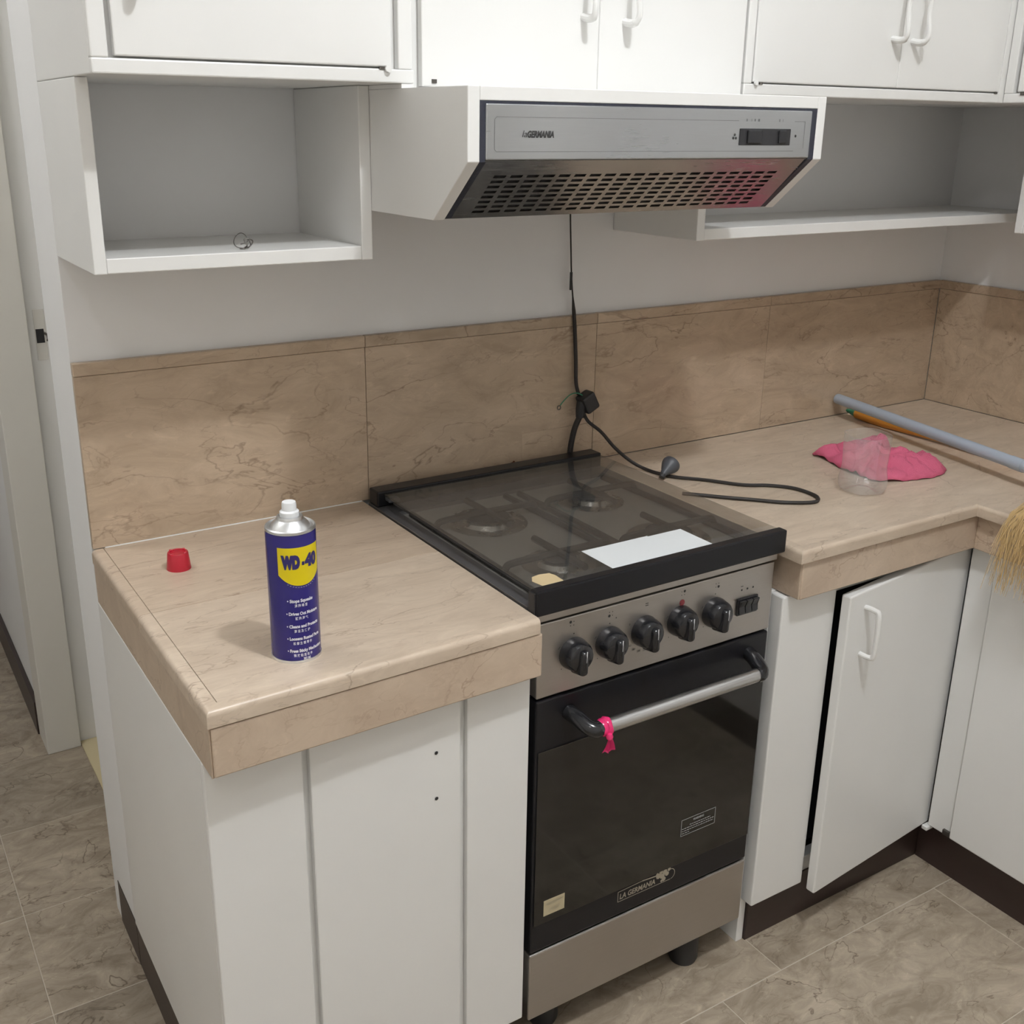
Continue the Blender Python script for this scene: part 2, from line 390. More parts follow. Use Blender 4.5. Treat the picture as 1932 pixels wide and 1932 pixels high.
box('threshold', 0.073, 0.15, 0.19, 0.893, ZF, ZF+0.004, YELLOW_WOOD, jb, 0)

# splashback slabs and cap strips: pieces of the walls
G = 0.00045
def slab_back(x0, x1, z0, z1, y0=0.0):
    return box('marble_slab', x0+G, x1-G, y0, 0.012, z0+G, z1-G, STONE_BACK, wb, 0.0009)
ZC = 1.1495
slab_back(0.0, 0.5183, H, ZC); slab_back(1.0564, 1.5635, H, ZC); slab_back(1.5635, XR-0.012, H, ZC)
px0, px1, pz = 0.872, 1.0555, 0.934
prism('marble_slab', [(0.5183+G, H+G), (px0-G, H+G), (px0-G, pz+G), (1.0564-G, pz+G), (1.0564-G, ZC-G), (0.5183+G, ZC-G)], 'y', 0.0, 0.012, STONE_BACK, wb, 0.0006)
box('marble_slab', px0+G*0.2, px1, 0.0003, 0.012, H+G, pz-G*0.2, STONE_BACK, wb, 0.0006)
for a, b_ in ((0.0, 0.5183), (0.5183, 1.0564), (1.0564, 1.5635), (1.5635, XR-0.012)):
    box('marble_cap', a+G*0.6, b_-G*0.6, -0.002, 0.0125, ZC+G*0.5, ZB, STONE_BACK, wb, 0.0015)
for k in range(3):
    a, b_ = -0.62*k, -0.62*(k+1)
    box('marble_slab', XR-0.012, XR, b_+G, a-G, H+G, ZC-G, STONE_BACK, wr, 0.0009)
    box('marble_cap', XR-0.014, XR+0.0005, b_+G, a-G, ZC+G*0.5, ZB, STONE_BACK, wr, 0.0015)
# rust stain on the splashback
bm = bmesh.new()
for (x, z, r) in ((0.848, 0.872, 0.004), (0.845, 0.866, 0.0035), (0.852, 0.8755, 0.003), (0.8445, 0.858, 0.003), (0.8555, 0.872, 0.002)):
    disc_into(bm, (x, -0.0006-random.random()*0.0002, z), r, seg=9)
obj('rust_stain', bm, RUST, wb)

# ------------------------------------------------------------------ left counter
T, FH = 0.0235, 0.0734
ct = thing('marble_countertop', 'beige marble countertop left of the stove carrying the blue spray can', 'countertop', (0.25, -0.3, H-T-FH))
XE = 0.504
def yf(x): return -0.6251 + (x/0.5146)*0.0118      # slightly skewed front edge
ys = -0.3020
def round_slab(name, pts, m, parent, b=0.006):
    bm = bmesh.new(); prism_bm(bm, pts, 'z', H-T, H)
    bm.edges.ensure_lookup_table()
    es = [e for e in bm.edges if all(abs(v.co.z-H) < 1e-5 for v in e.verts)]
    bmesh.ops.bevel(bm, geom=es, offset=b, segments=3, profile=0.5, affect='EDGES')
    return obj(name, bm, m, parent, smooth=True)
g = 0.0008
XL_IN = 0.0165
prism('marble_slab', [(XL_IN+0.0009, -0.001), (XE, -0.001), (XE, ys+0.0004), (XL_IN+0.0009, ys+0.0004)], 'z', H-T, H, STONE_TOP2, ct, 0.0005)
prism('marble_slab', [(XL_IN+0.0009, ys-0.0004), (XE, ys-0.0004), (XE, -0.5955), (XL_IN+0.0009, -0.6065)], 'z', H-T, H, STONE_TOP, ct, 0.0005)
box('caulk_line', 0.02, XE-0.002, -0.0022, 0.0, H-0.0004, H+0.0014, WALL, ct, 0)
# rounded nosing strips along the left end and the front
def nosing(name, path, wdt, parent, m=STONE_TOP, left=True):
    """rounded edge strip swept along the outer edge (xy path, mitred); inside lies to the left of travel"""
    P = [Vector((x, y)) for x, y in path]; r = 0.008
    prof = [(wdt, H-T), (0.0, H-T)] + [(r - r*math.cos(t), H - r + r*math.sin(t)) for t in [math.pi/2*k/5 for k in range(6)]] + [(wdt, H)]
    bm = bmesh.new(); secs = []
    for i, p in enumerate(P):
        ds = []
        if i > 0: ds.append((P[i]-P[i-1]).normalized())
        if i < len(P)-1: ds.append((P[i+1]-P[i]).normalized())
        ns = [Vector((-q.y, q.x)) * (1 if left else -1) for q in ds]
        n = sum(ns, Vector((0, 0)))
        n = n / n.dot(ns[0]) if len(ns) > 1 else n
        secs.append([bm.verts.new((p.x+n.x*a, p.y+n.y*a, z)) for a, z in prof])
    bm.faces.new(secs[0]); bm.faces.new(secs[-1][::-1])
    for A, B in zip(secs[:-1], secs[1:]):
        for i in range(len(A)): bm.faces.new((A[i], A[(i+1) % len(A)], B[(i+1) % len(A)], B[i]))
    return obj(name, bm, m, parent, smooth=True)
nosing('edge_strip', [(-0.003, -0.001), (-0.003, ys+0.0004)], XL_IN+0.003, ct, STONE_TOP2)
nosing('edge_strip', [(-0.003, ys-0.0004), (-0.003, yf(0)-0.0008), (XE, yf(XE)-0.0008)], XL_IN+0.003, ct)
prism('fascia', [(0.001, yf(0)+0.001), (0.510, yf(0.51)+0.001), (0.510, yf(0.51)+0.02), (0.001, yf(0)+0.02)], 'z', H-T-FH, H-T-0.0022, STONE_EDGE, ct, 0.0025)
prism('fascia', [(-0.0015, yf(0)+0.001), (0.0, yf(0)+0.003), (0.02, yf(0)+0.021), (0.02, -0.001), (-0.0015, -0.001)], 'z', H-T-FH, H-T-0.0022, STONE_EDGE, ct, 0.0008)

# left base cabinet
YC = -0.583
cl = thing('base_cabinet', 'white base cabinet left of the stove, with two screw holes in its door', 'cabinet', (0.25, -0.3, ZF))
ZT = H-T-FH-0.0005
prism('side_panel', [(-0.56, 0.075), (-0.001, 0.075), (-0.001, ZT), (-0.5715, ZT), (-0.5715, 0.075)], 'x', -0.002, 0.016, WHITE, cl, 0.0006)
box('carcass', 0.016, 0.509, -0.572, -0.002, 0.08, ZT, WHITE, cl, 0.001)
box('front_stile', -0.002, 0.1345, YC, -0.572, 0.075, ZT, WHITE, cl, 0.002)
d = box('door', 0.1445, 0.385, YC-0.001, -0.5715, 0.075, ZT-0.002, WHITE, cl, 0.002)
for z in (0.659, 0.580):
    lathe('screw_hole', [(0.0, 0.0), (0.0024, 0.0), (0.0030, -0.0006), (0.0, -0.0007)], (0.3425, YC-0.0013, z), BLACKM, d, 12, (0, 1, 0))
box('front_stile', 0.397, 0.5095, YC, -0.572, 0.075, ZT, WHITE, cl, 0.002)
box('toe_kick', -0.001, 0.5, -0.555, -0.003, ZF, 0.0745, BROWN, cl, 0.001)

# ------------------------------------------------------------------ right counter (L shaped)
cr = thing('marble_countertop', 'L-shaped beige marble countertop right of the stove, running along the right wall', 'countertop', (1.6, -0.4, H-T-FH))
XI, YFR = 1.532, -0.617
YEND = -1.95
prism('marble_slab', [(1.0657, -0.001), (XR-0.013, -0.001), (XR-0.013, YEND), (XI+0.0197, YEND), (XI+0.0197, YFR+0.0157), (1.0657, YFR+0.0157)], 'z', H-T, H, STONE_TOP, cr, 0.0008)
nosing('edge_strip', [(1.044, -0.001), (1.044, YFR-0.006), (XI-0.002, YFR-0.006), (XI-0.002, YEND)], 0.0215, cr)
box('fascia', 1.057, XI+0.03, YFR, YFR+0.02, H-T-FH, H-T-0.0025, STONE_EDGE, cr, 0.0025)
box('fascia', 1.055, 1.075, YFR+0.002, -0.001, H-T-FH, H-T-0.0025, STONE_EDGE, cr, 0.002)
box('fascia', XI+0.0145, XI+0.034, YEND, YFR+0.0005, H-T-FH, H-T-0.0025, STONE_EDGE, cr, 0.0025)

# right base cabinet with the door standing ajar
c2 = thing('base_cabinet', 'white base cabinet right of the stove with its crooked door ajar', 'cabinet', (1.3, -0.3, ZF))
box('side_panel', 1.045, 1.063, -0.560, -0.003, ZF, ZT, WHITE, c2, 0.001)
box('front_stile', 1.046, 1.187, -0.590, -0.560, 0.082, ZT-0.002, WHITE, c2, 0.003)
box('interior_shade', 1.19, 1.56, -0.53, -0.05, 0.12, ZT, DARK, c2, 0)  # solid dark block, the cabinet's inner shade put into its colour
box('bottom_rail', 1.19, 1.58, -0.563, -0.540, 0.062, 0.116, WHITE, c2, 0.001)
box('top_rail', 1.2, 1.58, -0.575, -0.545, ZT-0.03, ZT, WHITE, c2, 0.001)
box('inner_stile', 1.187, 1.2, -0.572, -0.540, 0.062, ZT, WHITE, c2, 0.001)
ha, ho = Vector((1.588, -0.590, 0)), Vector((1.1885, -0.622, 0))      # hinge edge, free edge of the door (outer face)
du = (ho-ha).normalized(); dn = Vector((du.y, -du.x, 0)); dn = dn if dn.y > 0 else -dn
bm = bmesh.new()
pts = [ha, ho, ho+dn*0.02, ha+dn*0.02]
zb = {0: 0.082, 1: 0.075, 2: 0.075, 3: 0.082}; zt = {0: ZT-0.006, 1: ZT-0.022, 2: ZT-0.022, 3: ZT-0.006}
A = [bm.verts.new((p.x, p.y, zb[i])) for i, p in enumerate(pts)]; B = [bm.verts.new((p.x, p.y, zt[i])) for i, p in enumerate(pts)]
bm.faces.new(A); bm.faces.new(B[::-1])
for i in range(4): bm.faces.new((A[i], A[(i+1) % 4], B[(i+1) % 4], B[i]))
bev(bm, 0.003)
dd = obj('door', bm, WHITE, c2)
hp = ho - du*0.050
hv = [hp + Vector((0, 0, 0.698)), hp - dn*0.020 + Vector((0, 0, 0.698)), hp - dn*0.030 + Vector((0, 0, 0.688)), hp - dn*0.030 + Vector((0, 0, 0.612)), hp - dn*0.020 + Vector((0, 0, 0.602)), hp + Vector((0, 0, 0.602))]
tube('handle', spline(hv, 5), 0.0052, WHITE, dd, 10)
box('hinge', 1.562, 1.585, -0.606, -0.592, 0.074, 0.084, WHITE, dd, 0.002)
box('toe_kick', 1.064, 1.62, -0.566, -0.545, ZF, 0.0815, BROWN, c2, 0.001)

# cabinet along the right wall
c3 = thing('base_cabinet', 'white corner base cabinet under the counter leg along the right wall', 'cabinet', (1.8, -1.1, ZF))
box('front_stile', XI+0.040, XI+0.06, -0.655, -0.60, 0.085, ZT, WHITE, c3, 0.002)
box('door', XI+0.030, XI+0.055, -1.45, -0.66, 0.09, ZT-0.003, WHITE, c3, 0.003)
box('carcass', XI+0.06, XR-0.004, YEND, -0.60, 0.08, ZT, WHITE, c3, 0.001)
box('toe_kick', XI+0.062, XI+0.08, YEND, -0.567, ZF, 0.079, BROWN, c3, 0.001)
box('hinge', XI+0.034, XI+0.052, -0.657, -0.64, 0.088, 0.1, WIREM, c3, 0.001)

# ------------------------------------------------------------------ wall cabinets and open shelves
D1, D2, Z1, Z2 = 0.2432, 0.3505, 1.3403, 1.597
ZTOP = 2.25
def pull(parent, x, y, z, side=1):
    p = [(x, y, z), (x, y-0.024, z-0.003), (x+0.002*side, y-0.034, z+0.010), (x+0.001*side, y-0.030, z+0.05), (x+0.002*side, y-0.034, z+0.09), (x, y-0.024, z+0.103), (x, y, z+0.10)]
    tube('pull_handle', spline(p, 5), lambda t: 0.0062 if (t < 0.22 or t > 0.78) else 0.0048, WHITE, parent, 10)
def wall_cab(name, label, x0, x1, doors, rail=True, handles=(), Z2=Z2):
    t = thing(name, label, 'cabinet', ((x0+x1)/2, -0.17, Z2))
    box('carcass', x0, x1, -0.337, 0.011, Z2, ZTOP, WHITE, t, 0.0015)
    zr = Z2+0.0185 if rail else Z2
    if rail: box('bottom_rail', x0, x1, -D2, -0.337, Z2, zr, WHITE, t, 0.002)
    ds = []
    for (a, b_) in doors:
        ds.append(box('door', a, b_, -D2-0.0005, -0.338, zr+0.0025, ZTOP-0.02, WHITE, t, 0.002))
    for (di, hx, hz, s) in handles: pull(ds[di], hx, -D2, hz, s)
    return t, ds
ul, dl = wall_cab('wall_cabinet', 'white wall cabinet at the left, above the open shelf', 0.0, 0.4435, [(0.0285, 0.4075)], handles=[(0, 0.062, 1.703, 1)])
box('stile', 0.0, 0.0215, -D2, -0.337, Z2+0.0185, ZTOP, WHITE, ul, 0.002)
box('stile', 0.4185, 0.4405, -D2, -0.337, Z2+0.0185, ZTOP, WHITE, ul, 0.002)
tube('hinge_pin', [(0.401, -D2-0.001, 1.6155), (0.401, -D2-0.005, 1.6155)], 0.005, WHITE, ul, 8)
box('hinge', 0.388, 0.397, -D2-0.0015, -D2+0.002, 1.6145, 1.6175, WIREM, ul, 0)
um, dm = wall_cab('wall_cabinet', 'white wall cabinet in the middle, directly above the range hood', 0.4435, 1.083, [(0.4555, 0.768), (0.7685, 1.077)], rail=False, Z2=1.5912, handles=[(0, 0.737, 1.701, -1), (1, 0.818, 1.698, 1)])
box('hinge', 0.471, 0.479, -D2-0.002, -D2+0.001, 1.5985, 1.604, WIREM, um, 0)
ur, drr = wall_cab('wall_cabinet', 'white wall cabinet right of the range hood, above the long open shelf', 1.083, 1.80, [(1.104, 1.4785), (1.4795, 1.795)], handles=[(0, 1.452, 1.703, -1), (1, 1.508, 1.701, 1)])
box('stile', 1.083, 1.1015, -D2, -0.337, Z2+0.0185, ZTOP, WHITE, ur, 0.002)
box('corner_stile', 1.7975, 1.826, -D2, -0.337, Z2, ZTOP, WHITE, ur, 0.002)
for hx_ in (1.112, 1.122, 1.786): box('hinge', hx_-0.004, hx_+0.004, -D2-0.0018, -D2+0.001, 1.6145, 1.618, WIREM, ur, 0)
for hx_ in (1.109,): tube('hinge_pin', [(hx_, -D2-0.001, 1.6165), (hx_, -D2-0.005, 1.6165)], 0.004, WHITE, ur, 8)
# right wall cabinet
uw = thing('wall_cabinet', 'white wall cabinet on the right wall, cut by the upper right picture corner', 'cabinet', (2.0, -1.0, Z2))
box('carcass', 1.83, XR, -1.6, -0.352, Z2, ZTOP, WHITE, uw, 0.0015)
box('bottom_rail', 1.812, 1.83, -1.6, -0.352, Z2, Z2+0.0185, WHITE, uw, 0.002)
box('stile', 1.812, 1.83, -0.372, -0.352, Z2+0.0185, ZTOP, WHITE, uw, 0.002)
box('door', 1.811, 1.829, -0.85, -0.382, Z2+0.021, ZTOP-0.02, WHITE, uw, 0.002)
box('hinge', 1.8095, 1.812, -0.40, -0.39, 1.612, 1.618, WIREM, uw, 0)
# the carcass over the corner
box('corner_filler', 1.8265, XR, -0.351, 0.011, Z2, ZTOP, WHITE, uw, 0.001)

sl = thing('open_shelf', 'white open box shelf at the left with a wire scrap on it', 'shelf', (0.21, -0.12, Z1))
box('side_panel', 0.0, 0.0175, -D1, 0.011, Z1, Z2-0.0005, WHITE, sl, 0.0015)
box('side_panel', 0.4045, 0.4230, -D1, 0.011, Z1, Z2-0.0005, WHITE, sl, 0.0015)
box('shelf_board', 0.0175, 0.4045, -D1+0.001, 0.011, Z1+0.0005, Z1+0.0215, WHITE, sl, 0.0015)
sr = thing('open_shelf', 'long white open shelf right of the range hood, reaching the right wall', 'shelf', (1.6, -0.12, Z1))
box('side_panel', 1.0965, 1.116, -D1, 0.011, Z1-0.001, Z2-0.0005, WHITE, sr, 0.0015)
box('shelf_board', 1.116, XR, -D1+0.001, 0.011, Z1-0.0005, Z1+0.0205, WHITE, sr, 0.0015)
sw = thing('open_shelf', 'white shelf end panel on the right wall, at the right picture edge', 'shelf', (2.07, -0.6, Z1))
box('side_panel', 1.951, XR, -0.352, -0.334, Z1-0.012, Z2-0.0005, WHITE, sw, 0.0015)
box('shelf_board', 1.952, XR, -1.6, -0.352, Z1-0.012, Z1+0.01, WHITE, sw, 0.0015)

# ------------------------------------------------------------------ hood box and range hood
HX0, HX1, HY, HYB, HZT, HZF, HZB = 0.4232, 1.0876, -0.5346, -0.4392, 1.5905, 1.4955, 1.4144
hb = thing('hood_box', 'white painted wooden box framing the range hood', 'hood box', (0.755, -0.25, HZB))
sidep = [(HY, HZT), (HY, HZF), (HYB, HZB), (0.011, HZB), (0.011, 1.5906), (-D2, 1.5906)]
box('top_filler', HX0, 0.4432, -D2+0.001, 0.011, 1.5908, 1.5966, WHITE, hb, 0)
prism('side_panel', sidep, 'x', HX0, HX0+0.0185, WHITE, hb, 0.0012)
prism('side_panel', sidep, 'x', HX1-0.0185, HX1, WHITE, hb, 0.0012)
box('top_board', HX0+0.0185, HX1-0.0185, HY, -D2-0.002, HZT-0.018, HZT, WHITE, hb, 0.0012)
box('top_board', HX0+0.0185, HX1-0.0185, -D2-0.0015, 0.011, HZT-0.018, HZT, WHITE, hb, 0.0012)

rh = thing('range_hood', 'slim stainless steel range hood with slotted slanted underside', 'range hood', (0.755, -0.3, HZB))
ix0, ix1 = HX0+0.0186, HX1-0.0186
nsl = Vector((0, -(HZF-HZB), -(HYB-HY))).normalized()        # outward normal of the slanted face
# black seal frame
bm = bmesh.new()
add_box(bm, ix0, ix1, HY+0.0005, HY+0.012, HZT-0.0215, HZT-0.0182)
add_box(bm, ix0, ix0+0.0085, HY+0.0005, HY+0.012, HZF, HZT-0.0215)
add_box(bm, ix1-0.0125, ix1, HY+0.0005, HY+0.012, HZF, HZT-0.0215)
obj('seal_frame', bm, NAVY, rh)
for (a, b_) in ((ix0, ix0+0.0105), (ix1-0.0125, ix1)):
    prism('seal_strip', [(HY+0.0005, HZF), (HY+0.014, HZF), (HYB+0.012, HZB+0.0015), (HYB-0.0005, HZB+0.0015)], 'x', a, b_, NAVY, rh, 0.0006)
fx0, fx1, fz0, fz1 = ix0+0.0085, ix1-0.0125, HZF+0.0025, HZT-0.0215
fp = box('front_panel', fx0, fx1, HY-0.0015, HY+0.02, fz0, fz1, HOODST, rh, 0.0015)
# printed outline and marks
yP = HY-0.0019
bm = bmesh.new()
def line(bm, x0, z0, x1, z1, w=0.0007, y=None):
    y = yP if y is None else y
    dx, dz = x1-x0, z1-z0; l = math.hypot(dx, dz); nx, nz = -dz/l*w/2, dx/l*w/2
    bm.faces.new([bm.verts.new((x0+nx, y, z0+nz)), bm.verts.new((x1+nx, y, z1+nz)), bm.verts.new((x1-nx, y, z1-nz)), bm.verts.new((x0-nx, y, z0-nz))])
ox0, ox1, oz0, oz1 = 0.4635, 1.0415, 1.5085, 1.5525
line(bm, ox0+0.003, oz1, 0.899, oz1); line(bm, 1.018, oz1, ox1, oz1); line(bm, ox0+0.003, oz0, 1.020, oz0); line(bm, ox0, oz0+0.003, ox0, oz1-0.003); line(bm, ox1, oz0+0.004, ox1, oz1)
line(bm, ox0, oz0+0.003, ox0+0.003, oz0); line(bm, ox0, oz1-0.003, ox0+0.003, oz1)
obj('outline_print', bm, GREYPRINT, fp)
bm = bmesh.new()
text_into(bm, 'la', 0.0125, (0.506, yP, 1.531), (1, 0, 0), (0, 0, 1), 0.25, 'LEFT', 0.0, width=0.008)
text_into(bm, 'GERMANIA', 0.0115, (0.5145, yP, 1.5305), (1, 0, 0), (0, 0, 1), 0.25, 'LEFT', 0.0006, width=0.0435)
obj('brand_lettering', bm, PRINT, fp)
bm = bmesh.new()
for ang in (90, 210, 330):
    c0 = Vector((0.8925, yP, 1.529)); a = math.radians(ang)
    disc_into(bm, c0 + Vector((math.cos(a)*0.0032, 0, math.sin(a)*0.0032)), 0.0021, seg=8)
disc_into(bm, (1.0225, yP, 1.531), 0.0022, seg=10)
for x, s in ((0.9155, '0'), (0.9255, 'I'), (0.9325, 'II'), (0.9405, 'III'), (0.985, '0'), (0.992, 'I')):
    text_into(bm, s, 0.0055, (x, yP, 1.5535), (1, 0, 0), (0, 0, 1))
obj('symbol_print', bm, PRINT, fp)['kind'] = 'stuff'
swb = box('switch_block', 0.9025, 1.0105, HY-0.003, HY, 1.517, 1.5415, BLACKM, rh, 0.0008)
box('slide_knob', 0.9165, 0.946, HY-0.0065, HY-0.003, 1.520, 1.539, BLACKPL, swb, 0.001)
box('slide_knob', 0.983, 0.9985, HY-0.0065, HY-0.003, 1.520, 1.539, BLACKPL, swb, 0.001)
# slanted slotted panel: real holes
sl0 = Vector((0, HY+0.002, HZF+0.0015)); sl1 = Vector((0, HYB-0.001, HZB+0.0015)); sv = sl1-sl0; Ls = sv.length; sv.normalize()
cols = []; cx = fx0+0.030
ncol, pitch, slot = 20, (fx1-0.032-(fx0+0.030))/20, 0.0195
for k in range(ncol): cols.append((fx0+0.030+k*pitch, fx0+0.030+k*pitch+slot))
rows = []
r0_, rp = 0.030, (Ls-0.030-0.010)/7.6
for k in range(8): rows.append((r0_+k*rp, r0_+k*rp+0.0056))
xs = sorted({ix0+0.0100, ix1-0.0124} | {a for c in cols for a in c}); ts = sorted({0.0, Ls} | {a for r in rows for a in r})
bm = bmesh.new(); grid = {}
for i, x in enumerate(xs):
    for j, t in enumerate(ts):
        p = sl0 + sv*t; grid[i, j] = bm.verts.new((x, p.y, p.z))
holes = {(xs.index(c[0]), ts.index(r[0])) for c in cols for r in rows}
fcs = []
for i in range(len(xs)-1):
    for j in range(len(ts)-1):
        if (i, j) in holes: continue
        fcs.append(bm.faces.new((grid[i, j], grid[i+1, j], grid[i+1, j+1], grid[i, j+1])))
ext = bmesh.ops.extrude_face_region(bm, geom=fcs)
bmesh.ops.translate(bm, verts=[v for v in ext['geom'] if isinstance(v, bmesh.types.BMVert)], vec=-nsl*0.0012)
up_ = obj('slotted_panel', bm, HOODUN, rh)
prism('slot_shade_backing', [(HY+0.008, HZF+0.002), (HYB+0.006, HZB+0.0015), (HYB+0.03, HZB+0.0015), (HY+0.03, HZF+0.02)], 'x', fx0, fx1, BLACKM, rh, 0)  # black backing, paints the shade seen through the slots
box('body', fx0, fx1, HYB+0.033, -0.03, HZB+0.008, HZT-0.024, STEEL, rh, 0.002)

# ------------------------------------------------------------------ stove
YS = -0.580
SX0, SX1 = 0.522, 1.026
st = thing('stove', 'freestanding stainless and black gas stove with closed glass lid', 'stove', (0.774, -0.3, ZF))
box('body', SX0, SX1, -0.553, -0.035, 0.062, 0.836, BLACK, st, 0.003)
cp = box('control_panel', SX0+0.0015, SX1-0.0005, YS, -0.553, 0.692, 0.821, STEEL, st, 0.002)
box('hob_edge', SX0-0.004, SX1+0.003, YS-0.002, -0.553, 0.8245, 0.840, STEEL, st, 0.002)
# hob tray with rim
tr = box('hob_tray', 0.5065, 1.038, -0.575, -0.021, 0.8405, 0.8465, TRAY, st, 0.002)
bm = bmesh.new()
add_box(bm, 0.5065, 0.532, -0.575, -0.021, 0.8465, 0.8535); add_box(bm, 1.012, 1.038, -0.575, -0.021, 0.8465, 0.8535)
add_box(bm, 0.532, 1.012, -0.10, -0.021, 0.8465, 0.8535); add_box(bm, 0.532, 1.012, -0.575, -0.556, 0.8465, 0.8535)
obj('tray_rim', bm, mat('dark_grey_steel_rim', (0.20, 0.20, 0.21), 0.35, metal=0.7), tr)
box('rear_trim', 0.5075, 1.036, -0.060, -0.0225, 0.8535, 0.884, BLACK, st, 0.003)
def rod_bar(bm, p): tube_bm(bm, spline(p, 4), 0.0062, 8)
for (bx, by, br) in ((0.655, -0.445, 0.030), (0.895, -0.445, 0.042), (0.655, -0.215, 0.042), (0.895, -0.215, 0.030)):
    bn = lathe('burner', [(0.0, 0.8470), (br+0.034, 0.8470), (br+0.030, 0.8490), (br+0.010, 0.8485), (br+0.006, 0.8560), (br-0.004, 0.8570), (0.0, 0.8570)], (bx, by, 0), BURN, st, 40)
    lathe('burner_cap', [(0.0, 0.8571), (br, 0.8571), (br, 0.8600), (br-0.004, 0.8615), (0.0, 0.8615)], (bx, by, 0), IRON, bn, 32)
for gx in (0.655, 0.895):
    bm = bmesh.new()
    for by in (-0.445, -0.215):
        rod_bar(bm, [(gx-0.108, by, 0.849), (gx-0.104, by, 0.862), (gx-0.09, by, 0.8665), (gx-0.03, by, 0.8672), (gx+0.03, by, 0.8672), (gx+0.09, by, 0.8665), (gx+0.104, by, 0.862), (gx+0.108, by, 0.849)])
        rod_bar(bm, [(gx, by-0.075, 0.867), (gx, by, 0.8672), (gx, by+0.075, 0.867)])
    rod_bar(bm, [(gx-0.104, -0.56+0.02, 0.850), (gx-0.106, -0.33, 0.853), (gx-0.104, -0.115, 0.850)])
    rod_bar(bm, [(gx+0.104, -0.56+0.02, 0.850), (gx+0.106, -0.33, 0.853), (gx+0.104, -0.115, 0.850)])
    obj('pan_support', bm, IRON, st, smooth=True)
lid = box('glass_lid', 0.521, 1.034, -0.583, -0.0605, 0.8745, 0.8795, LIDGLASS, st, 0.0008)
lid['label'] = 'smoked transparent glass lid'
lr = box('lid_rail', 0.508, 1.032, -0.596, -0.576, 0.8425, 0.8845, BLACK, st, 0.003)
box('rail_end_cap', 0.5055, 0.508, -0.594, -0.578, 0.846, 0.882, BLACKM, lr, 0.0008)
box('lid_hinge', 0.522, 0.545, -0.082, -0.0605, 0.866, 0.8742, GREYRUB, lid, 0.003)
tube('lid_seal', [(0.5225, -0.576, 0.872), (0.5225, -0.10, 0.872)], 0.0022, BLACKM, lid, 8)
# paper sheets stuck on the lid
box('paper_label', 0.671, 0.8095, -0.5755, -0.4862, 0.8796, 0.8800, PAPER, lid, 0)
box('paper_label', 0.8096, 0.882, -0.5755, -0.4886, 0.8796, 0.8799, PAPER, lid, 0)
prism('label_residue', [(0.532, -0.548), (0.541, -0.534), (0.556, -0.531), (0.573, -0.5345), (0.577, -0.545), (0.576, -0.5755), (0.538, -0.5755)], 'z', 0.8796, 0.8799, TAN, lid, 0)
# knobs
def knob(x, z, rot):
    k = lathe('knob', [(0.0, -0.0), (0.0270, -0.0), (0.0272, 0.004), (0.0262, 0.010), (0.0248, 0.019), (0.0215, 0.0245), (0.014, 0.0275), (0.0, 0.0280)], (x, YS, z), BLACKPL, st, 36, (0, -1, 0))
    bm = bmesh.new(); add_box(bm, -0.0105, 0.0105, -0.0365, -0.006, -0.0300, 0.0200)
    for v in bm.verts:
        if v.co.y < -0.02: v.co.x *= 0.62; v.co.z = v.co.z*0.80 - 0.002
    bev(bm, 0.0062, 4)
    bmesh.ops.rotate(bm, verts=bm.verts, cent=(0, 0, 0), matrix=Matrix.Rotation(rot, 3, 'Y'))
    bmesh.ops.translate(bm, verts=bm.verts, vec=(x, YS, z))
    obj('grip', bm, BLACKPL, k, smooth=True)
    bm = bmesh.new(); add_box(bm, -0.0006, 0.0006, -0.0365, -0.0355, -0.002, 0.0165)
    bmesh.ops.rotate(bm, verts=bm.verts, cent=(0, 0, 0), matrix=Matrix.Rotation(rot, 3, 'Y'))
    bmesh.ops.translate(bm, verts=bm.verts, vec=(x, YS, z))
    obj('pointer_line', bm, WPRINT, k)
for x, z, a in ((0.5915, 0.757, 0.05), (0.662, 0.758, 0.02), (0.7345, 0.760, 0.0), (0.8105, 0.760, 0.0), (0.888, 0.757, 0.06)): knob(x, z, a)
sb = box('switch_block', 0.940, 0.9885, YS-0.004, YS, 0.7365, 0.7685, BLACKPL, st, 0.0015)
for k in range(3):
    xk = 0.9425 + k*0.0152
    prism('rocker', [(YS-0.004, 0.7395), (YS-0.0075, 0.741), (YS-0.005, 0.7525), (YS-0.010, 0.765), (YS-0.004, 0.7655)], 'x', xk, xk+0.0138, BLACKPL, sb, 0.0008)
yM = YS-0.0004
bm = bmesh.new()
icons = ((0.5875, 0.8085, (0, 1)), (0.6635, 0.8070, (0, 0)), (0.8145, 0.8085, (1, 1)), (0.8910, 0.8060, (1, 0)))
for x, z, k in icons:
    for i in (0, 1):
        for j in (0, 1):
            disc_into(bm, (x+(i-0.5)*0.0062, yM, z+(j-0.5)*0.0062), 0.0025 if (i, j) == k else 0.0009, seg=10)
for dz in (0.0, 0.0035):
    line(bm, 0.734, 0.8045+dz, 0.7405, 0.8045+dz, 0.0013, yM)
for ang, s in ((150, '0'), (195, '140'), (215, '160'), (235, '180'), (255, '200'), (275, '220'), (300, '240'), (330, '260')):
    a = math.radians(ang); text_into(bm, s, 0.0052, (0.7345+math.cos(a)*0.036, yM, 0.760+math.sin(a)*0.036), (1, 0, 0), (0, 0, 1))
for kx in (0.5915, 0.662, 0.8105, 0.888):
    disc_into(bm, (kx, yM, 0.7905), 0.0012, seg=8); disc_into(bm, (kx-0.022, yM, 0.734), 0.0009, seg=8)
    line(bm, kx-0.029, 0.770, kx-0.026, 0.774, 0.0009, yM)
for x in (0.950, 0.9635, 0.977):
    disc_into(bm, (x, yM, 0.7835), 0.0020, seg=8)
line(bm, 0.947, 0.7905, 0.953, 0.7905, 0.0012, yM)
